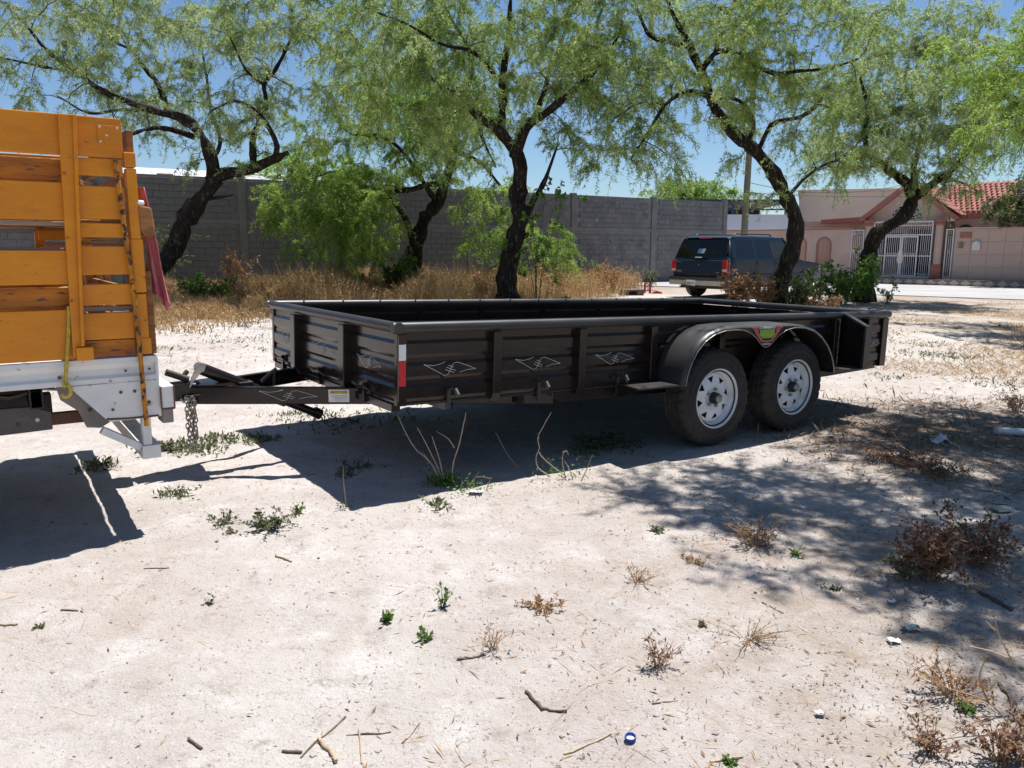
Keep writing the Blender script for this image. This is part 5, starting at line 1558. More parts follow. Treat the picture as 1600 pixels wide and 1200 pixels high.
# middle tree
Y = 19.0
grow_tree('upright mesquite tree with thick dark trunk behind the middle of the trailer', [
    L(Y, (788, 482, .27), (795, 430, .25), (804, 385, .22), (813, 340, .19), (811, 290, .175), (807, 255, .165), (802, 236, .155)),
    L(Y, (803, 240, .14), (784, 208, .12), (744, 176, .10), (728, 148, .085), (700, 141, .05), (672, 120, .03), dend=-1.2),
    L(Y, (786, 208, .10), (782, 152, .09), (788, 100, .075), (794, 48, .06), (800, -20, .04), (810, -90, .02), dend=.8),
    L(Y, (728, 148, .06), (735, 110, .05), (725, 60, .04), (700, 20, .025), (680, -40, .015), dend=1.5),
    L(Y, (808, 250, .13), (824, 200, .11), (856, 176, .09), (896, 144, .07), (932, 108, .05), (965, 60, .03), dend=-1.6),
    L(Y, (824, 200, .07), (850, 140, .06), (865, 90, .05), (890, 30, .03), (905, -40, .02), dend=2.0),
    L(Y, (812, 362, .10), (824, 330, .09), (835, 306, .075), (846, 288, .06), (860, 256, .04), (872, 225, .025)),
    L(Y, (744, 176, .05), (760, 230, .03), (775, 262, .015), dend=-.8),
    L(Y, (786, 130, .05), (740, 80, .045), (690, 70, .035), (640, 40, .025), (590, 20, .018), dend=-2.0)],
    [E(770, 60, 19, 190, 150, 3.6), E(640, 90, 19.4, 130, 150, 3.0), E(890, 130, 18.6, 100, 130, 2.8), E(700, 190, 18.2, 100, 80, 2.0, .8), E(760, -110, 19, 260, 110, 3.6, .7), E(960, 60, 19.4, 80, 110, 2.4, .9), E(570, 40, 19.6, 80, 120, 2.4, .9)], 430, 202, 'leaf_mesquite', per=8, leaves=72)
# broad leaved shoots on the stem of the middle tree come later as a vine
# back tree by the wall
Y = 25.0
grow_tree('lower bushy mesquite with drooping foliage against the grey wall', [
    L(Y, (655, 462, .30), (649, 410, .26), (652, 375, .24), (670, 335, .20), (682, 312, .18), (697, 284, .15), (712, 240, .12), (706, 190, .08), (690, 140, .05)),
    L(Y, (650, 395, .14), (643, 365, .11), (630, 335, .08), (600, 305, .05), (560, 318, .03), dend=-1.5),
    L(Y, (695, 288, .10), (640, 295, .08), (590, 300, .06), (530, 270, .04), (480, 280, .02), dend=-1.8),
    L(Y, (712, 240, .09), (750, 255, .06), (790, 300, .04), (830, 350, .02), dend=-1.0),
    L(Y, (706, 200, .07), (640, 170, .06), (580, 150, .045), (520, 130, .03), dend=1.0),
    L(Y, (682, 312, .08), (640, 250, .06), (600, 215, .045), (550, 210, .03), dend=-2.0)],
    [E(590, 210, 24.2, 140, 90, 3.0), E(520, 335, 22.6, 115, 85, 1.5, 2.4), E(450, 300, 22.4, 50, 55, 1.0, 1.6), E(590, 330, 22.8, 50, 80, 1.2, 1.6), E(765, 335, 24.0, 55, 90, 1.4, 1.4), E(840, 385, 24.0, 80, 60, 1.2, 1.6), E(690, 200, 24.8, 110, 90, 2.4), E(620, 80, 26, 130, 90, 2.0, .5)], 450, 303, 'leaf_mesquite_deep', per=8, leaves=72, lw=.02, ll=.10, floor_z=.55)
# right tree by the wagon
Y = 18.5
grow_tree('mesquite tree with bent trunk standing beside the parked wagon', [
    L(Y, (1212, 486, .22), (1222, 440, .195), (1233, 405, .19), (1240, 370, .18), (1237, 328, .165), (1208, 272, .145), (1172, 227, .14), (1137, 192, .12), (1110, 153, .10), (1093, 110, .09), (1075, 66, .07), (1050, 20, .04), (1030, -40, .02)),
    L(Y, (1080, 75, .06), (1045, 66, .055), (1018, 57, .05), (1000, 26, .04), (988, -10, .03), (970, -60, .02), dend=1.6),
    L(Y, (1094, 112, .08), (1108, 92, .07), (1122, 80, .065), (1154, 84, .055), (1206, 113, .045), (1250, 112, .035), (1300, 105, .025), (1340, 92, .018), dend=-1.8),
    L(Y, (1120, 80, .05), (1128, 40, .045), (1150, 0, .035), (1180, -50, .02), dend=1.5),
    L(Y, (1186, 232, .06), (1206, 197, .055), (1228, 188, .05), (1250, 184, .045), (1275, 165, .03), (1300, 130, .02), dend=-1.4),
    L(Y, (1170, 222, .06), (1178, 195, .05), (1162, 163, .045), (1136, 153, .035), (1105, 165, .02), dend=-1.2),
    L(Y, (1232, 305, .04), (1280, 262, .035), (1316, 245, .025), (1350, 215, .015), dend=1.6),
    L(Y, (1108, 150, .06), (1075, 144, .05), (1040, 165, .04), (1010, 210, .03), (985, 250, .018), dend=-1.8),
    L(Y, (1100, 130, .05), (1060, 105, .045), (1005, 110, .035), (950, 100, .025), (905, 90, .018), dend=1.8),
    L(Y, (1040, 165, .03), (1000, 160, .025), (960, 185, .018), dend=-.5)],
    [E(1090, 60, 18.4, 200, 130, 3.6), E(980, 170, 17.6, 90, 120, 2.4, .9), E(1230, 110, 18.6, 120, 110, 3.0), E(1100, 220, 17.6, 140, 60, 2.0, .7), E(1290, 230, 19, 60, 80, 1.8, .8), E(1120, -110, 18.4, 260, 110, 3.4, .8), E(900, 70, 18.2, 70, 110, 2.4, .7), E(1205, 300, 18.8, 30, 30, .7, .8), E(1330, 60, 19.0, 70, 110, 2.2, .9), E(1000, 260, 17.4, 90, 50, 1.4, 1.0)], 430, 404, 'leaf_mesquite', per=8, leaves=66)
# tree before the house gate
Y = 22.2
grow_tree('mesquite tree with leaning trunk in front of the white house gate', [
    L(Y, (1346, 470, .24), (1352, 425, .22), (1356, 398, .20), (1374, 366, .19), (1408, 344, .18), (1425, 322, .17), (1431, 305, .16)),
    L(Y, (1430, 308, .13), (1416, 284, .12), (1381, 258, .09), (1358, 248, .07), (1353, 210, .06), (1356, 170, .045), (1345, 120, .03), dend=-1.5),
    L(Y, (1432, 306, .12), (1460, 284, .10), (1483, 270, .08), (1510, 240, .05), (1530, 200, .03), dend=-1.2),
    L(Y, (1431, 306, .09), (1428, 260, .075), (1440, 200, .06), (1425, 140, .04), (1440, 80, .025), dend=1.8),
    L(Y, (1381, 258, .05), (1340, 262, .035), (1310, 280, .02), dend=-1.2),
    L(Y, (1470, 278, .05), (1500, 285, .035), (1530, 300, .02), dend=1.0)],
    [E(1420, 170, 22, 140, 110, 3.0), E(1350, 210, 21.2, 80, 70, 1.8, .9), E(1490, 200, 21.6, 90, 80, 2.2, .9), E(1420, 60, 22.4, 120, 60, 2.4, .7), E(1520, 130, 22.0, 80, 110, 2.0, .8), E(1330, 250, 21.0, 50, 50, 1.4, 1.2), E(1490, 275, 21.0, 60, 45, 1.2, 1.2)], 360, 505, 'leaf_mesquite_grey', per=8, leaves=72)
# big tree off to the right whose crown hangs into the upper right corner
grow_tree('large mesquite crown hanging into the upper right corner of the view', [
    [(12.6, 13.6, 0, .28), (12.4, 13.7, 1.2, .24), (12.0, 13.9, 2.2, .22)],
    [(12.0, 13.9, 2.2, .15), (11.0, 14.0, 3.4, .12), (10.2, 14.2, 4.6, .07), (9.6, 14.0, 5.6, .04)],
    [(12.0, 13.9, 2.2, .15), (12.4, 13.5, 3.6, .12), (12.2, 13.0, 5.2, .07)],
    [(11.4, 13.95, 2.9, .08), (10.0, 13.6, 3.4, .06), (9.0, 13.4, 3.6, .03)]],
    [(10.2, 13.9, 4.7, 2.2, 2.4, 1.8, 1), (8.7, 13.7, 3.9, 1.2, 1.6, 1.4, 1.1), (12.4, 13.5, 5.0, 2.2, 2.4, 1.7, .6), (9.6, 16.3, 5.0, 1.6, 1.3, 1.0, 1.0)], 280, 606, 'leaf_mesquite_deep', per=8, leaves=70, lw=.018)
# near tree on the right, out of view: throws the dappled shade over the litter
grow_tree('near mesquite tree just right of the view that shades the leaf litter', [
    [(5.8, 5.6, 0, .26), (5.75, 5.7, 1.1, .23), (5.6, 5.8, 2.0, .21)],
    [(5.6, 5.8, 2.0, .15), (4.9, 5.7, 3.0, .12), (4.0, 5.4, 3.9, .08), (3.0, 5.0, 4.6, .04)],
    [(5.6, 5.8, 2.0, .14), (5.6, 6.6, 3.2, .11), (5.3, 7.6, 4.3, .06), (5.0, 8.3, 4.9, .03)],
    [(5.6, 5.8, 2.0, .13), (5.8, 5.0, 3.3, .10), (5.4, 4.0, 4.3, .06), (4.8, 3.2, 4.8, .03)],
    [(5.0, 5.75, 2.9, .07), (4.4, 6.4, 3.8, .05), (3.9, 7.0, 4.5, .03)]],
    [(4.9, 6.1, 4.6, 2.0, 2.2, 1.0, 1), (3.2, 5.5, 4.6, 1.0, 1.2, .6, .55), (5.2, 3.9, 4.7, 1.6, 1.0, .8, .8), (4.3, 7.4, 5.0, 1.1, 1.0, .7, .6), (2.4, 5.6, 4.8, .8, .8, .4, 2.2), (3.1, 4.5, 4.8, 1.1, .7, .4, 2.2), (3.6, 3.7, 4.8, .9, .6, .4, 1.6), (2.9, 4.0, 4.8, .7, .4, .3, 2.0)], 325, 707, 'leaf_mesquite', per=8, leaves=70, floor_z=3.5)
# ------------------------------------------------------------------ shrubs and weeds
def shrub(name, label, loc, h, spread, n_st, leaf, nleaf, ll, lw, seed, stem='bark_twig', group=None, cat='shrub', r=.008, droop=.2, up=1.0, lo=.15):
    g = np.random.default_rng(seed)
    z0 = float(ground_h(loc[0], loc[1]))
    root = thing(name, label, cat, (loc[0], loc[1], z0 - .01), 0, group)
    az = g.uniform(0, 2 * np.pi, n_st); le = g.uniform(.55, 1.0, n_st) * h
    out = g.uniform(.15, 1.0, n_st) * spread
    s = np.linspace(0, 1, 6)[None, :, None]
    d = np.stack([np.cos(az), np.sin(az), np.zeros(n_st)], 1)
    b0 = d * g.uniform(0, .12, (n_st, 1)) * spread
    P = b0[:, None] + d[:, None] * (out[:, None, None] * s ** 1.3) + np.array([0, 0, 1.0]) * (le[:, None, None] * (s * up - droop * s ** 3)) + np.cumsum(g.normal(size=(n_st, 6, 3)), 1) * .02 * h * s
    P[:, 0, 2] = -.02
    parts = [tubes_np(P, np.repeat(np.linspace(r, r * .35, 6)[None], n_st, 0), 4)]
    # side twigs
    k = n_st * 4
    si = np.repeat(np.arange(n_st), 4); f = g.uniform(.3, .95, k) * 5; i0 = np.minimum(f.astype(int), 4); fr = (f - i0)[:, None]
    st = P[si, i0] * (1 - fr) + P[si, i0 + 1] * fr
    dd = unit(g.normal(size=(k, 3)) + np.array([0, 0, .5])) * g.uniform(.12, .3, (k, 1)) * h
    s3 = np.linspace(0, 1, 6)[None, :, None]
    Q = st[:, None] + dd[:, None] * s3 + np.array([0, 0, -.06 * h]) * s3 ** 2
    parts.append(tubes_np(Q, np.repeat(np.linspace(r * .5, r * .25, 6)[None], k, 0), 3))
    V, F = merge(parts)
    mesh_np('stems', V, F, stem, root)
    A = np.concatenate([P, Q])
    if nleaf:
        ti = g.integers(0, len(A), nleaf); f = np.maximum(g.uniform(lo, 1, nleaf), lo) * 5
        i0 = np.minimum(f.astype(int), 4); fr = (f - i0)[:, None]
        b = A[ti, i0] * (1 - fr) + A[ti, i0 + 1] * fr
        ldir = unit(g.normal(size=(nleaf, 3)) + np.array([0, 0, .1]))
        V, F = quad_blades(b, ldir, g.uniform(.6, 1.3, nleaf) * ll, g.uniform(.7, 1.3, nleaf) * lw, np.cross(ldir, g.normal(size=(nleaf, 3)) + np.array([0, 0, 2.0])))
        V[:, 2] = np.maximum(V[:, 2], .004)
        mesh_np('leaves', V, F, leaf, root)
    return root
def P2(u, Y):
    """ground point on the sight column u at distance Y"""
    p = at(u, 500, Y)
    return (p[0], Y)
shrub('green_shrub', 'bright green leafy shrub beside the leaning left tree', P2(318, 19.0), 1.05, .75, 16, 'leaf_green', 900, .11, .06, 1)
shrub('young_mesquite', 'wispy young mesquite shrub against the wall behind the leaning tree', P2(262, 23.6), 3.1, .9, 14, 'leaf_dull', 2600, .10, .022, 20)
shrub('dry_weed', 'tall orange dead weed standing before the wall left of the drooping mesquite', P2(372, 20.5), 1.9, .45, 12, 'leaf_dry', 1500, .07, .03, 2, 'stem_dry')
shrub('dry_weed', 'low rusty brown dead weed clump at the foot of the tall orange weed', P2(350, 19.6), .9, .7, 16, 'leaf_dry', 1100, .06, .03, 3, 'stem_dry')
shrub('dark_shrub', 'dark green shrub at the foot of the drooping mesquite by the wall', P2(622, 23.8), 1.5, .7, 18, 'leaf_green', 1500, .11, .07, 4)
shrub('dark_shrub', 'small dull green shrub in the shade left of the drooping mesquite', P2(540, 23.5), .9, .7, 14, 'leaf_dull', 800, .10, .06, 5)
shrub('low_weed', 'low green leafy weed at the right foot of the middle tree', P2(900, 16.5), .55, .7, 12, 'leaf_green', 320, .10, .06, 6)
shrub('dry_weed', 'brown dead weed beside the middle tree trunk on the left', P2(745, 19.8), 1.2, .8, 22, 'leaf_dry', 1500, .07, .03, 7, 'stem_dry')
shrub('dry_weed', 'tall tan dead weed clump right of the middle tree', P2(870, 22.5), 1.3, 1.0, 24, 'leaf_dry', 1700, .07, .03, 8, 'stem_dry')
shrub('dry_weed', 'reddish tan dead weed clump near the end of the dry grass', P2(945, 24.0), 1.25, .8, 20, 'leaf_dry', 1300, .07, .03, 9, 'stem_dry')
shrub('green_shrub', 'small green plant at the wall behind the dry weeds', P2(930, 30), 1.3, .4, 8, 'leaf_green', 260, .12, .06, 10)
shrub('green_shrub', 'little spiky green plant between the red stakes and the wall', P2(1012, 27.5), .95, .35, 9, 'leaf_dull', 240, .2, .03, 11)
shrub('dry_bush', 'tan dried bush in front of the wagon rear wheel', P2(1150, 18.6), 1.15, .55, 18, 'leaf_dry', 1500, .09, .04, 12, 'stem_dry')
shrub('dry_bush', 'mixed tan and green bush left of the bent tree trunk', P2(1188, 18.2), .95, .45, 16, 'leaf_dry', 900, .08, .04, 13, 'stem_dry')
shrub('green_bush', 'leafy green bush growing around the bent tree trunk', P2(1250, 17.8), .95, .65, 18, 'leaf_dull', 1200, .09, .055, 14)
shrub('green_bush', 'larger green bush between the bent tree and the gate tree', P2(1302, 20.6), 1.45, .95, 24, 'leaf_green', 1500, .12, .07, 15)
shrub('green_bush', 'bright green shoots climbing the gate tree trunk', P2(1349, 21.6), 1.75, .42, 14, 'leaf_green', 700, .12, .075, 16)
shrub('dry_bush', 'low brown and green ground bush between the two right hand trees', P2(1275, 17.6), .55, .9, 20, 'leaf_dry', 1000, .07, .035, 17, 'stem_dry')
shrub('low_weed', 'thin dark weed by the street edge right of the gate tree', P2(1385, 21.6), .6, .4, 8, 'leaf_dull', 180, .07, .04, 18)
shrub('leafy_vine', 'broad leaved green climber on the side stem of the middle tree', P2(838, 18.85), 3.9, .5, 7, 'leaf_green', 500, .12, .085, 19, up=1.0, lo=.8)
# flowering tree in front of the house
fl = P2(1590, 32.0)
grow_tree('dark tree with violet blossom overhanging the right garden wall', [
    [(fl[0] + 1.2, 32.0, 0.2, .2), (fl[0] + 1.0, 32.0, 1.6, .17), (fl[0] + .6, 31.9, 2.4, .14)],
    [(fl[0] + .6, 31.9, 2.4, .10), (fl[0] - .4, 31.7, 3.2, .07), (fl[0] - 1.4, 31.4, 3.5, .04)],
    [(fl[0] + .6, 31.9, 2.4, .10), (fl[0] + .9, 31.6, 3.6, .07), (fl[0] + .4, 31.4, 4.6, .04)],
    [(fl[0] + .2, 31.8, 2.8, .06), (fl[0] - 1.0, 31.2, 2.5, .04), (fl[0] - 2.0, 30.9, 2.7, .02)]],
    [(fl[0] + .3, 31.6, 3.4, 1.8, 1.0, 1.3, 1), (fl[0] - 1.3, 31.2, 2.9, 1.1, .7, .6, 1)], 150, 808, 'leaf_dull', per=6, leaves=16, twig=(.25, .5), name='flowering_tree', group=None, lw=.07, ll=.14)
g = np.random.default_rng(5)
q = unit(g.normal(size=(420, 3))) * (g.random((420, 1)) ** .5) * np.array([.9, .6, .6]) + np.array([fl[0] - .2, 31.2, 3.6])
pv_ = bpy.data.objects.get('flowering_tree')
V, F = quad_blades(q - np.array([fl[0] + 1.2, 32.0, 0]), unit(g.normal(size=(420, 3))), np.full(420, .17), np.full(420, .12))
mesh_np('blossom', V, F, 'petal', pv_)
# far trees over the wall
for i, (u, v, Yf, ru, rv, lab) in enumerate(((470, 262, 44, 95, 26, 'far green treetop showing above the left part of the wall'), (1080, 300, 52, 75, 16, 'far olive treetop showing above the right part of the wall'))):
    p = at(u, v, Yf); k = Yf / FPX
    grow_tree(lab, [[(p[0], Yf, 0, .25), (p[0] + .1, Yf, p[2] - .6, .18)], [(p[0] + .1, Yf, p[2] - .6, .12), (p[0] - .8, Yf, p[2] + .1, .04)], [(p[0] + .1, Yf, p[2] - .6, .12), (p[0] + .9, Yf, p[2] + .2, .04)]],
              [(p[0], Yf, p[2], ru * k, 1.5, rv * k * 1.2, 1)], 110, 900 + i, 'leaf_mesquite_deep', per=5, leaves=20, name='far_tree', group='treetops beyond the wall', lw=.07, ll=.2)

# ------------------------------------------------------------------ dry grass: too many stalks to count
def dry_grass():
    g = np.random.default_rng(31)
    N = 75000
    u = g.uniform(225, 1005, N * 3); Yv = g.uniform(12.0, 33.0, N * 3)
    base = np.array([((a - 800) / FPX * b * .985, b) for a, b in zip(u, Yv)])
    # keep what lies before the wall, thin out towards the open lot
    wd = (WB - WA) / WL; wn2 = np.array([wd[1], -wd[0]])
    dw = (base - WA) @ wn2
    front = np.interp(u, [225, 330, 420, 600, 800, 900, 1005], [11.8, 12.4, 14.5, 16.5, 16.5, 18.5, 24.0])
    dens = np.clip((Yv - front) / 5.5, 0, 1) ** 1.3 * (dw > .15)
    dens *= .06 + 1.1 * np.clip(vnoise(base[:, 0] * .9, base[:, 1] * .9, 9) * 2.2 - .65, 0, 1) * (.35 + .9 * vnoise(base[:, 0] * 3.1, base[:, 1] * 3.1, 10))
    dens *= np.where(u > 985, .2, 1)
    keep = g.random(N * 3) < dens
    base = base[keep][:N]; Yk = Yv[keep][:N]
    n = len(base)
    hN = vnoise(base[:, 0] * .6 + 4, base[:, 1] * .6, 12)
    fr2 = np.clip((Yk - 11.5) / 8, .22, 1)
    h = (.20 + .85 * hN ** 1.5) * g.uniform(.5, 1.25, n) * fr2
    az = g.uniform(0, 2 * np.pi, n); lean = g.uniform(.05, .5, n)
    d1 = np.stack([np.cos(az) * lean, np.sin(az) * lean, np.ones(n)], 1); d1 = unit(d1)
    B3 = np.concatenate([base, ground_h(base[:, 0], base[:, 1])[:, None] - .01], 1)
    w = g.uniform(.008, .02, n)[:, None]
    sd = unit(np.cross(d1, g.normal(size=(n, 3))))
    m1 = B3 + d1 * h[:, None] * .55; d2 = unit(d1 + g.normal(size=(n, 3)) * .28 + np.array([0, 0, -.12])); t1 = m1 + d2 * h[:, None] * .5
    V = np.stack([B3 - sd * w * .5, B3 + sd * w * .5, m1 + sd * w * .45, m1 - sd * w * .45, t1 + sd * w * .12, t1 - sd * w * .12], 1).reshape(-1, 3)
    k = np.arange(n)[:, None] * 6
    F = np.concatenate([k + np.array([[0, 1, 2, 3]]), k + np.array([[3, 2, 4, 5]])])
    # seed heads and side leaves
    sel = g.random(n) < .5
    hb = t1[sel]; m = len(hb)
    V2, F2 = quad_blades(np.repeat(m1[sel] * .5 + hb * .5, 3, 0), unit(g.normal(size=(m * 3, 3)) * .9 + np.array([0, 0, .4])), g.uniform(.04, .10, m * 3), g.uniform(.012, .03, m * 3))
    VV, FF = merge([(V, F), (V2, F2)])
    tag(mesh_np('dry_grass', VV, FF, 'straw'), 'tall dry straw coloured grass and weeds in front of the block wall', 'grass', kind='stuff')
dry_grass()
def low_straw():
    g = np.random.default_rng(35)
    N = 60000
    Yv = 7.5 + 14 * g.random(N) ** 1.2; u = g.uniform(1330, 1680, N)
    b = np.stack([(u - 800) / FPX * Yv * .985, Yv], 1)
    # also thin tufts over the open lot left of the trailer's far side
    Y2 = g.uniform(7.5, 15, 9000); u2 = g.uniform(230, 620, 9000)
    b = np.concatenate([b, np.stack([(u2 - 800) / FPX * Y2 * .985, Y2], 1)])
    dn = np.clip(vnoise(b[:, 0] * .75, b[:, 1] * .75, 41) * 1.9 - .75, 0, 1) * (.35 + .65 * vnoise(b[:, 0] * 5, b[:, 1] * 5, 42))
    dn[N:] *= .35
    sr = (b[:, 0] - 16.0) * (-.654) + (b[:, 1] - 34.8) * (-.756)
    b = b[(g.random(len(b)) < dn) & (sr > 10.8)]
    n = len(b)
    B3 = np.concatenate([b, ground_h(b[:, 0], b[:, 1])[:, None] - .004], 1)
    d = unit(g.normal(size=(n, 3)) * np.array([.8, .8, .3]) + np.array([0, 0, .55]))
    V, F = quad_blades(B3, d, g.uniform(.03, .13, n), g.uniform(.004, .011, n))
    V[:, 2] = np.maximum(V[:, 2], ground_h(V[:, 0], V[:, 1]) + .002)
    tag(mesh_np('low_dry_grass', V, F, 'straw'), 'thin low dry grass in patches on the open lot', 'grass', kind='stuff')
low_straw()
def green_tufts():
    """sparse low green ground cover over the lot"""
    g = np.random.default_rng(33)
    C_ = []
    for (u, v, n, s) in ((310, 706, 90, .16), (250, 700, 60, .14), (335, 690, 80, .16), (270, 775, 40, .10), (150, 735, 40, .10), (560, 735, 40, .12), (470, 650, 60, .3), (400, 690, 70, .14), (520, 660, 60, .3), (380, 530, 90, .5), (300, 520, 60, .6), (450, 545, 60, .4), (1445, 555, 80, .35), (1500, 560, 90, .4), (1395, 590, 30, .2), (1560, 600, 60, .4), (950, 690, 90, .22), (930, 705, 50, .2), (600, 660, 60, .5), (680, 790, 20, .1), (1440, 540, 60, .5), (265, 545, 50, .4), (1380, 520, 60, .5), (1330, 475, 80, .5)):
        c = gnd(u, v)
        C_.append(c[None, :2] + g.normal(size=(n, 2)) * s * .6)
    b = np.concatenate(C_); b = np.repeat(b, 3, 0) + g.normal(size=(len(b) * 3, 2)) * .018
    n = len(b)
    B3 = np.concatenate([b, ground_h(b[:, 0], b[:, 1])[:, None]], 1)
    V, F = quad_blades(B3, unit(g.normal(size=(n, 3)) * .8 + np.array([0, 0, .9])), g.uniform(.02, .06, n), g.uniform(.008, .018, n))
    V[:, 2] = np.maximum(V[:, 2], ground_h(V[:, 0], V[:, 1]) + .002)
    tag(mesh_np('green_ground_cover', V, F, 'leaf_dull'), 'sparse low green weeds scattered over the pale ground', 'weeds', kind='stuff')
green_tufts()

# ------------------------------------------------------------------ stalk weeds in front of the trailer
def stalks(name, label, origin, lines, mat, thorn=True, r=.0045, seed=0, leaf=None, nleaf=0, lr=.08, ll=.035):
    """lines: traced stems as (u, v) lists with a distance; drawn at their real place"""
    g = np.random.default_rng(seed)
    z0 = float(ground_h(origin[0], origin[1]))
    root = thing(name, label, 'weed', (origin[0], origin[1], z0 - .005))
    O3 = np.array([origin[0], origin[1], z0 - .005])
    m = MB()
    for ln in lines:
        Q = smooth_line([(*(np.array(p) - O3), 0) for p in ln], .03)[:, :3]
        n = len(Q)
        m.tube([tuple(p) for p in Q], list(np.linspace(r, r * .45, n)), 5)
        if thorn:
            for i in range(1, n - 1, 1):
                d = unit(g.normal(size=3)) * g.uniform(.010, .028)
                m.tube([tuple(Q[i]), tuple(Q[i] + d)], [r * .4, r * .12], 3, False)
    m.build('stems', mat, root)
    if nleaf:
        b = g.normal(size=(nleaf, 3)) * np.array([lr, lr, lr * .5]); b[:, 2] = np.abs(b[:, 2]) + .005
        d = unit(g.normal(size=(nleaf, 3)) + np.array([0, 0, .6]))
        V, F = quad_blades(b, d, g.uniform(.6, 1.3, nleaf) * ll, g.uniform(.4, .7, nleaf) * ll, np.cross(d, g.normal(size=(nleaf, 3))))
        mesh_np('leaves', V, F, leaf, root)
    return root
def tr_(Y, *uv): return [tuple(at(u, v, Y)) for u, v in uv]
c = gnd(692, 757)
Yc = c[1]
stalks('thorny_weed', 'thorny dry stalks fanning from a green tuft in the trailer shade', c, [
    tr_(Yc, (690, 752), (672, 722), (648, 700), (632, 672), (621, 648)), tr_(Yc, (692, 750), (680, 722), (664, 690), (652, 668)), tr_(Yc, (694, 750), (686, 716), (675, 682)),
    tr_(Yc, (686, 748), (676, 728), (662, 709)), tr_(Yc - .03, (706, 752), (708, 725), (718, 692), (728, 645)), tr_(Yc + .1, (710, 700), (700, 685), (682, 674))], 'stem_pale', True, .0042, 1, 'leaf_green', 300, .05, .026)
c = gnd(735, 768)
stalks('thorny_weed', 'small low thorny weed with two green tips beside a white scrap', c, [
    tr_(c[1], (728, 765), (745, 745), (768, 748)), tr_(c[1], (730, 764), (748, 738)), tr_(c[1], (758, 770), (768, 745)), tr_(c[1], (720, 768), (722, 750))], 'stem_dry', True, .003, 2, 'leaf_green', 130, .07, .02)
c = gnd(875, 748)
Yc = c[1]
stalks('thorny_weed', 'curling thorny dry stalks at the sunlit edge of the trailer shadow', c, [
    tr_(Yc, (860, 745), (840, 730), (838, 712), (843, 700), (840, 685), (848, 668), (861, 645)), tr_(Yc, (886, 745), (865, 730), (845, 712), (841, 704)),
    tr_(Yc, (896, 752), (890, 735), (882, 720)), tr_(Yc, (884, 748), (879, 725), (880, 708), (886, 705), (888, 711)), tr_(Yc - .05, (908, 752), (916, 735), (925, 712))], 'stem_pale', True, .0038, 3, 'leaf_green', 110, .10, .02)
c = gnd(808, 732)
stalks('thorny_weed', 'single thin leaning stalk deep in the trailer shade', c, [tr_(c[1], (808, 730), (790, 705), (774, 675)), tr_(c[1], (812, 730), (795, 722))], 'stem_dry', True, .003, 4)
c = gnd(541, 793)
stalks('dry_stalk', 'single upright dry stalk near the front corner of the shadow', c, [tr_(c[1], (541, 792), (537, 755), (536, 730))], 'stem_dry', False, .003, 5, 'leaf_dull', 30, .03, .02)
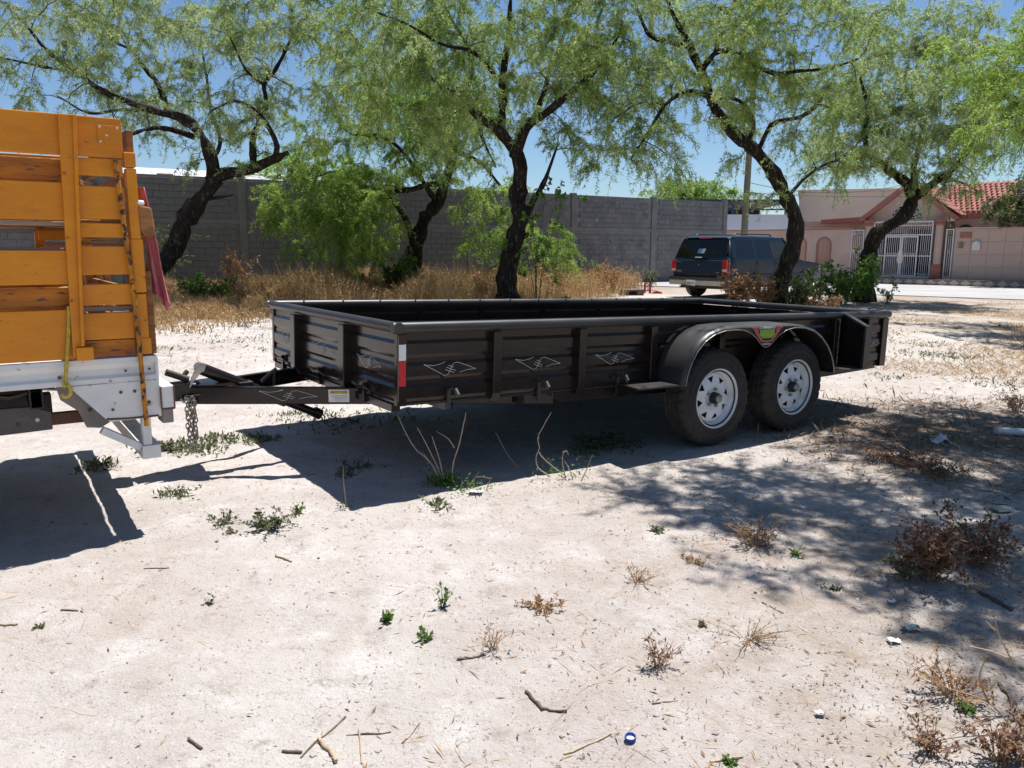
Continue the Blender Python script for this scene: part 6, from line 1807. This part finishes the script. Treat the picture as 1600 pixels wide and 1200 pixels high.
# ------------------------------------------------------------------ small weeds in the open
SM = [
    ('green_weed', 'spreading green weed in the sun below the tongue shadow', 420, 826, .13, .17, 16, 'leaf_dull', 260, .035, .02),
    ('green_weed', 'flat green weed left of the spreading weed', 350, 812, .07, .16, 10, 'leaf_dull', 110, .03, .018),
    ('green_weed', 'tiny green seedling close to the spreading weed on its right', 467, 800, .09, .05, 5, 'leaf_green', 30, .035, .02),
    ('green_weed', 'tiny dark seedling below the flat green weed', 360, 830, .04, .05, 5, 'leaf_dull', 30, .03, .018),
    ('green_weed', 'upright seedling with a few leaves left of centre foreground', 693, 955, .13, .035, 4, 'leaf_green', 26, .035, .02),
    ('green_weed', 'small leafy seedling left of the upright one in the foreground', 605, 975, .06, .05, 6, 'leaf_green', 34, .035, .024),
    ('green_weed', 'low green seedling with dry twigs in the foreground', 665, 1003, .06, .06, 6, 'leaf_green', 30, .035, .022),
    ('green_weed', 'small dull green tuft near the middle right of the open ground', 1030, 834, .05, .06, 7, 'leaf_dull', 44, .03, .018),
    ('green_weed', 'light green tuft right of the brown dead bush', 1243, 868, .05, .06, 7, 'leaf_green', 40, .03, .018),
    ('green_weed', 'lone three leaf seedling in the lower middle of the ground', 1098, 978, .04, .03, 4, 'leaf_dull', 14, .03, .02),
    ('green_weed', 'small green sprig among pale chips lower right', 1296, 918, .04, .06, 7, 'leaf_dull', 30, .026, .015),
    ('green_weed', 'green sprout at the bottom edge right of centre', 1140, 1196, .04, .03, 5, 'leaf_green', 18, .03, .02),
    ('green_weed', 'green sprouts within the pale dead plant lower right', 1508, 1104, .05, .05, 6, 'leaf_green', 40, .03, .018),
    ('green_weed', 'little green weed on the far left ground', 60, 982, .03, .04, 5, 'leaf_dull', 26, .026, .016),
    ('green_weed', 'small sprig on the ground left of the trailer shadow', 325, 942, .05, .03, 4, 'leaf_dull', 16, .026, .016),
    ('dead_weed', 'rounded brown dead weed in the dappled shade', 1180, 855, .17, .17, 26, 'leaf_brown', 330, .03, .016),
    ('dead_bush', 'large brown withered bush in the shade at the right', 1452, 905, .34, .22, 30, 'leaf_brown', 1000, .045, .025),
    ('dead_bush', 'darker withered bush merging behind the large brown one', 1530, 880, .32, .24, 28, 'leaf_brown', 900, .045, .025),
    ('dead_weed', 'greenish brown low growth at the left foot of the withered bush', 1412, 900, .15, .13, 14, 'leaf_dull', 200, .035, .02),
    ('dead_weed', 'brown dry weed patch under the tree shade beyond the wheel', 1400, 722, .16, .30, 30, 'leaf_brown', 700, .035, .018),
    ('dead_weed', 'reddish brown dry weeds left of the white plastic scrap', 1462, 745, .16, .3, 30, 'leaf_brown', 700, .035, .018),
    ('dead_weed', 'dry brown weeds at the right edge behind the clear bottle', 1590, 640, .25, .3, 24, 'leaf_brown', 500, .04, .02),
    ('dead_weed', 'crumpled brown leaves clump at the left lower foreground', 848, 955, .05, .12, 14, 'leaf_dry', 120, .03, .018),
    ('dead_weed', 'small dry tuft on bare ground in the centre right', 995, 915, .09, .1, 12, 'leaf_dry', 60, .03, .012),
    ('dead_weed', 'thin dry forked weed with dark base in the lower middle', 1028, 1040, .18, .08, 9, 'leaf_brown', 70, .035, .014),
    ('dead_weed', 'low tangle of thin dry twigs right of the forked weed', 1170, 1000, .10, .16, 16, 'leaf_dry', 40, .03, .012),
    ('dead_weed', 'dry twiggy weed at the left end of the seedlings', 768, 1020, .16, .07, 7, 'leaf_dry', 34, .03, .012),
    ('dead_weed', 'orange dry tuft left of the rounded brown weed', 1085, 878, .05, .1, 12, 'leaf_dry', 90, .03, .012),
    ('dead_plant', 'pale tangled dead plant in the lower right corner', 1490, 1085, .17, .20, 22, 'leaf_dry', 180, .04, .014),
    ('dead_plant', 'brown leafy dead plant at the bottom right edge', 1562, 1185, .2, .16, 20, 'leaf_brown', 260, .04, .02),
    ('dead_plant', 'reddish dead sprigs left of the bottom right plant', 1455, 1165, .12, .14, 16, 'leaf_brown', 130, .035, .016),
    ('green_weed', 'yellowish green tuft at the foot of the hanging chains', 262, 708, .10, .16, 18, 'leaf_dull', 200, .035, .02),
    ('green_weed', 'small green weed under the rear of the orange truck', 165, 740, .14, .1, 10, 'leaf_dull', 70, .04, .02),
    ('green_weed', 'dark low weed deep under the trailer by the wheel', 930, 700, .12, .25, 22, 'leaf_dull', 300, .035, .02),
]
for i, (nm, lab, u, v, h, sp, ns, lf, nl, ll_, lw_) in enumerate(SM):
    c = gnd(u, v)
    stem = 'stem_dry' if 'dead' in nm else 'bark_twig'
    kx = 2.2 if 'dead' in nm else 1.7
    shrub(nm, lab, (c[0], c[1]), h, sp, int(ns * 1.4), lf, int(nl * kx), ll_ * (.5 if 'dead' in nm else .62), lw_ * (.42 if 'dead' in nm else .6), 50 + i, stem, None, 'weed', .0019, .25)
# pale arching stalks of the dead plant, lower right
c = gnd(1570, 1130)
stalks('dead_stalk', 'long pale arching dead stalk at the right edge of the foreground', c, [
    tr_(c[1] + .1, (1600, 1062), (1580, 1030), (1560, 990), (1555, 965)), tr_(c[1] + .1, (1580, 1032), (1550, 1018), (1515, 1010)), tr_(c[1] + .1, (1555, 985), (1540, 970))], 'stem_pale', False, .0035, 7)
c = gnd(1590, 1190)
stalks('dead_stalk', 'long brown bent stalk running up from the bottom right corner', c, [tr_(c[1] + .15, (1600, 1180), (1575, 1130), (1540, 1095), (1480, 1075), (1440, 1055)), tr_(c[1] + .15, (1545, 1098), (1530, 1060), (1540, 1030))], 'stem_dry', False, .003, 8)
# ------------------------------------------------------------------ litter on the ground
def sticks():
    g = random.Random(4)
    S = [(500, 1160, 528, 1200, .011, 'stick_pale', 'pale broken stick at the bottom edge left of centre'), (440, 1062 + 115, 470, 1182, .008, 'stick', 'short twig lying near the bottom left'),
         (295, 1160, 314, 1172, .008, 'stick', 'short dark twig near the bottom left edge'), (714, 1036, 756, 1030, .007, 'stick', 'brown twig lying near the centre foreground'),
         (822, 1085, 850, 1110, .010, 'stick', 'thick grey stick left of the blue cap'), (850, 1108, 886, 1116, .008, 'stick', 'thin end piece of the thick grey stick'),
         (1018, 1106, 1058, 1097, .004, 'stick', 'thin twig right of centre in the foreground'), (880, 1180, 954, 1150, .005, 'stick_pale', 'long thin pale stem pointing to the blue cap'),
         (430, 866, 455, 880, .007, 'stick_pale', 'curved pale root piece on the sunny ground'), (0, 979, 28, 979, .008, 'stick_pale', 'pale stick at the left picture edge'),
         (95, 957, 122, 957, .006, 'stick', 'small dark stick on the left ground'), (224, 888, 264, 887, .004, 'stick', 'thin straight twig below the truck shadow'),
         (1530, 925, 1580, 952, .014, 'stick', 'weathered stick in the shade at the right'), (1562, 1065, 1585, 1100, .010, 'stick', 'dark stick standing out in the right foreground'),
         (470, 1190, 540, 1120, .005, 'stick', 'thin dark twig crossing the pale broken stick'), (540, 1150, 610, 1143, .004, 'stick', 'thin brown twig above the pale broken stick'),
         (630, 1165, 655, 1130, .003, 'stick', 'fine twig in the lower left middle'), (1110, 1195, 1160, 1187, .006, 'stick_pale', 'pale chip of wood near the bottom right of centre'),
         (1190, 940, 1225, 955, .004, 'stick', 'thin twig lying right of centre'), (560, 1140, 566, 1200, .005, 'stick_pale', 'straw pointing down at the bottom edge')]
    for (u0, v0, u1, v1, r, mt, lab) in S:
        r *= .6
        a, b = gnd(u0, v0), gnd(u1, v1)
        P = []
        for t in np.linspace(0, 1, 7):
            p = a * (1 - t) + b * t
            p = p + np.array([g.uniform(-1, 1), g.uniform(-1, 1), 0]) * r * .8
            P.append(p)
        base = P[0].copy(); base[2] = float(ground_h(base[0], base[1]))
        m = MB()
        pts = [(p[0] - base[0], p[1] - base[1], float(ground_h(p[0], p[1])) - base[2] + r * .9) for p in P]
        m.tube(pts, [r * g.uniform(.75, 1.1) for _ in P], 7)
        o = m.build('stick', mt, None, smooth=60, loc=tuple(base))
        tag(o, lab, 'stick', 'sticks on the ground')
sticks()
def scatter():
    g = np.random.default_rng(77)
    def area(n, x0, x1, y0, y1): return np.stack([g.uniform(x0, x1, n), g.uniform(y0, y1, n)], 1)
    def chips(b, l0, l1, w0, w1, up=.25):
        n = len(b)
        B3 = np.concatenate([b, (ground_h(b[:, 0], b[:, 1]) + .004)[:, None]], 1)
        d = unit(np.concatenate([g.normal(size=(n, 2)), g.normal(size=(n, 1)) * up], 1))
        s = unit(np.cross(d, np.array([0, 0, 1.0]) + g.normal(size=(n, 3)) * .35))
        s = unit(np.cross(np.cross(d, s), d))
        sz = np.clip(np.exp(g.normal(size=n) * .55), .4, 2.6)
        V, F = quad_blades(B3, d, g.uniform(l0, l1, n) * sz, g.uniform(w0, w1, n) * sz ** .6, s)
        V[:, 2] = np.maximum(V[:, 2], ground_h(V[:, 0], V[:, 1]) + .0025)
        return V, F
    # fallen leaves and chips, denser at the lower right and under the right tree
    near = area(120000, -2.6, 4.6, 1.7, 7.5)
    k = .05 + .95 * np.clip((near[:, 0] - .0 + .2 * (3.2 - near[:, 1])) / 1.7, 0, 1)
    k *= .06 + 3.0 * (vnoise(near[:, 0] * 2.3, near[:, 1] * 2.3, 21) * vnoise(near[:, 0] * 6.1, near[:, 1] * 6.1, 25)) ** 1.3
    near = near[g.random(len(near)) < k]
    patch = area(70000, 1.5, 6.5, 3.6, 8.6)
    kp = np.clip(1 - np.hypot((patch[:, 0] - 3.7) / 2.2, (patch[:, 1] - 5.9) / 1.9), 0, 1) ** .8 * (.4 + vnoise(patch[:, 0] * 1.8, patch[:, 1] * 1.8, 22))
    patch = patch[g.random(len(patch)) < kp]
    far = area(22000, -9, 14, 7.0, 20)
    far = far[g.random(len(far)) < .25 + .8 * vnoise(far[:, 0] * .7, far[:, 1] * .7, 23) ** 2]
    V, F = merge([chips(near, .004, .017, .002, .006), chips(patch, .015, .075, .003, .011, .5), chips(far, .02, .07, .008, .022)])
    tag(mesh_np('leaf_litter', V, F, 'litter'), 'fallen dry leaves and wood chips strewn over the ground', 'leaf litter', kind='stuff')
    # straw stems
    st = np.concatenate([area(350, -2.4, 3.8, 1.7, 6.5), area(500, .2, 3.8, 1.7, 5.5), patch[:1400]])
    V, F = chips(st, .025, .10, .001, .0022, .12)
    tag(mesh_np('straw_litter', V, F, 'straw'), 'loose thin straw and grass stems lying on the ground', 'straw', kind='stuff')
    # small twigs and tan straw gathered in loose patches
    tw_ = area(45000, -2.6, 4.2, 1.7, 6.5)
    cl_ = vnoise(tw_[:, 0] * 1.7, tw_[:, 1] * 1.7, 61) * vnoise(tw_[:, 0] * 4.3, tw_[:, 1] * 4.3, 62)
    tw_ = tw_[g.random(len(tw_)) < np.clip(cl_ * 2.6 - .45, 0, 1) * np.clip(.30 + .4 * (tw_[:, 0] + .3 * (3 - tw_[:, 1])), .10, 1)]
    V, F = chips(tw_, .012, .045, .0012, .0035, .3)
    tag(mesh_np('straw_patches', V, F, 'straw'), 'patches of tan straw bits and tiny twigs on the open ground', 'straw', kind='stuff')
    # crumbs of earth
    cr_ = area(30000, -2.8, 4.6, 1.65, 7)
    cr_ = cr_[g.random(len(cr_)) < np.clip(vnoise(cr_[:, 0] * 3.1, cr_[:, 1] * 3.1, 63) * vnoise(cr_[:, 0] * 9, cr_[:, 1] * 9, 64) * 2.2 - .15, .05, 1)]
    n = len(cr_); r = np.clip(np.exp(g.normal(size=n) * .5) * .0032, .0012, .011)
    oc = np.array([[1, 0, 0], [0, 1, 0], [-1, 0, 0], [0, -1, 0], [0, 0, .8], ])
    V = np.concatenate([cr_, (ground_h(cr_[:, 0], cr_[:, 1]) + r * .1)[:, None]], 1)[:, None, :].repeat(5, 1) + oc[None] * r[:, None, None] * g.uniform(.6, 1.4, (n, 5, 3))
    kk = np.arange(n)[:, None] * 5
    F = np.concatenate([kk + np.array([[a, b, 4]]) for a, b in ((0, 1), (1, 2), (2, 3), (3, 0))])
    tag(mesh_np('earth_crumbs', V.reshape(-1, 3), F, 'clod'), 'small crumbs of pale earth over the lot', 'earth', kind='stuff')
    # pebbles and clods
    pb_ = np.concatenate([area(1500, -2.8, 4.6, 1.7, 8), area(500, -8, 10, 8, 16)])
    n = len(pb_)
    r = np.where(g.random(n) < .03, g.uniform(.007, .013, n), g.uniform(.0018, .005, n)) * np.where(pb_[:, 1] > 8, 2.5, 1)
    oc = np.array([[1, 0, 0], [0, 1, 0], [-1, 0, 0], [0, -1, 0], [0, 0, .7], [0, 0, -.5], ])
    V = pb_[:, None, :].repeat(6, 1)
    V = np.concatenate([V, (ground_h(pb_[:, 0], pb_[:, 1]) + r * .3)[:, None, None].repeat(6, 1)], 2)
    V = V + oc[None] * r[:, None, None] * g.uniform(.7, 1.3, (n, 6, 3))
    kk = np.arange(n)[:, None] * 6
    F = np.concatenate([kk + np.array([[a, b, 4]]) for a, b in ((0, 1), (1, 2), (2, 3), (3, 0))] + [kk + np.array([[b, a, 5]]) for a, b in ((0, 1), (1, 2), (2, 3), (3, 0))])
    tag(mesh_np('pebbles', V.reshape(-1, 3), F, 'pebble', smooth=False), 'small grey pebbles and clods on the pale ground', 'pebbles', kind='stuff')
scatter()
def place(u, v): 
    c = gnd(u, v); return (c[0], c[1], float(ground_h(c[0], c[1])))
# blue bottle cap
x, y, z = place(985, 1160)
bc = thing('bottle_cap', 'blue plastic bottle cap lying open side up at the bottom of the picture', 'bottle cap', (x, y, z))
m = MB(); m.lathe([(.0, .003), (.0125, .003), (.0135, .004), (.0135, .0), (.015, .0), (.0155, .012), (.0140, .0125), (.0132, .011), (.0125, .004)], n=36, axis='z'); sh = m.build('shell', 'cap_blue', bc, smooth=40)
sh.rotation_euler = (.12, -.1, 0); sh.location = (0, 0, .003)
m = MB()
for k in range(36):
    a = 2 * math.pi * k / 36; m.box(-.0005, .0005, -.0162, -.0150, .002, .011)
    vs = m.v[-8:]; m.v[-8:] = [(p[0] * math.cos(a) - p[1] * math.sin(a), p[0] * math.sin(a) + p[1] * math.cos(a), p[2]) for p in vs]
kn = m.build('knurl', 'cap_blue', bc); kn.rotation_euler = (.12, -.1, 0); kn.location = (0, 0, .003)
m = MB(); m.lathe([(.0, .0032), (.011, .0032), (.011, .0036), (0, .0036)], n=24, axis='z'); li = m.build('liner', 'litter_white', bc); li.rotation_euler = (.12, -.1, 0); li.location = (0, 0, .0035)
# clear bottle at the right edge
x, y, z = place(1583, 676)
bt = thing('plastic_bottle', 'clear crushed plastic bottle lying at the right edge in the weeds', 'bottle', (x, y, z + .038), math.radians(-14))
m = MB(); m.lathe([(.0, -.13), (.03, -.13), (.037, -.11), (.034, -.07), (.038, -.03), (.033, 0), (.038, .04), (.036, .08), (.02, .12), (.013, .135), (.013, .155), (.0, .155)], n=22, axis='x'); b_ = m.build('body', 'bottle_clear', bt, smooth=60)
b_.scale = (1, 1, .8)
m = MB(); m.lathe([(.0, .15), (.0155, .15), (.0155, .168), (.0, .168)], n=18, axis='x'); m.build('cap', 'litter_white', bt)
# scraps
def scrap(name, label, u, v, w, h, mat, seed, cat='litter', rz=0.0, crumple=.012, n=6):
    g = np.random.default_rng(seed)
    x, y, z = place(u, v)
    m = MB(); vs = []
    for j in range(n + 1):
        for i in range(n + 1):
            a, b = i / n - .5, j / n - .5
            vs.append((a * w + g.normal() * w * .03, b * h + g.normal() * h * .03, .006 + abs(g.normal()) * crumple + crumple * math.sin(a * 7 + seed)))
    m.add(vs, [(j * (n + 1) + i, j * (n + 1) + i + 1, (j + 1) * (n + 1) + i + 1, (j + 1) * (n + 1) + i) for j in range(n) for i in range(n)])
    o = m.build(name, mat, None, smooth=60, loc=(x, y, z + .004), rot=(0, 0, rz))
    md = o.modifiers.new('thick', 'SOLIDIFY'); md.thickness = .0015
    tag(o, label, cat)
scrap('plastic_scrap', 'crumpled white plastic scrap lying in the brown litter at the right', 1470, 690, .13, .09, 'litter_white', 1, crumple=.02)
scrap('paper_scrap', 'faint greyish scrap half hidden in the brown weeds', 1472, 732, .08, .07, 'litter_white', 2, crumple=.008)
scrap('paper_scrap', 'small bright white paper scrap at the edge of the shade', 1397, 1000, .045, .03, 'litter_white', 3, crumple=.003)
scrap('paper_scrap', 'small white scrap at the foot of the low thorny weed', 744, 773, .075, .04, 'litter_white', 4, crumple=.004)
scrap('paper_scrap', 'small pale scrap on the ground below the withered bush', 1393, 942, .03, .02, 'litter_white', 5, crumple=.003)
scrap('plastic_scrap', 'torn teal plastic strip in the shade near the white paper', 1422, 982, .06, .025, 'litter_teal', 6, crumple=.006)
scrap('paper_scrap', 'tiny pale chip in the lower right open ground', 1280, 1120, .025, .018, 'litter_white', 7, crumple=.003)
x, y, z = place(1565, 796)
bx_ = thing('packet', 'flat greenish packet lying in the litter at the right edge', 'packet', (x, y, z + .004), .25)
m = MB(); m.box(-.05, .05, -.032, .032, 0, .014); m.build('carton', 'litter_green', bx_, .003)
m = MB(); m.box(-.05, .05, -.0335, -.0325, .004, .0105); m.build('pale_band', 'litter_white', bx_)
# broken concrete lump and red stakes by the wall
p = P2(985, 24.5)
cbk = thing('concrete_lump', 'broken hollow concrete block lying beside the dry grass', 'rubble', (p[0], p[1], 0), .3)
m = MB(); m.box(-.34, .34, -.2, .2, .15, .2); m.box(-.34, .34, -.2, .2, -.02, .04); m.box(-.34, -.28, -.2, .2, .04, .15); m.box(.12, .34, -.2, .2, .04, .15); m.box(-.28, .12, .12, .2, .04, .15); m.build('shell', 'old_concrete', cbk, .012)
for i, (u, Ys, h, lab) in enumerate(((1006, 26.2, .30, 'short red painted stake left of its twin, near the wagon'), (1014, 26.0, .26, 'short red painted stake right of its twin, near the wagon'))):
    p = P2(u, Ys)
    st2 = thing('red_stake', lab, 'stake', (p[0], p[1], 0), .2 * i, 'red stakes by the wall')
    m = MB(); m.box(-.035, .035, -.02, .02, -.05, h); m.build('post', 'paint_red', st2, .006)
    m = MB(); m.prism([(-.035, h), (.035, h), (.0, h + .05)], 'y', -.02, .02); m.build('point', 'paint_red', st2)
p = P2(1024, 25.8)
m = MB(); m.prism([(-.18, 0), (.2, 0), (.16, .05), (.0, .09), (-.1, .05)], 'y', -.06, .06)
tag(m.build('red_tarp_piece', 'paint_red', None, .01, loc=(p[0], p[1], 0)), 'small red piece lying on the ground beside the wagon bumper', 'debris')
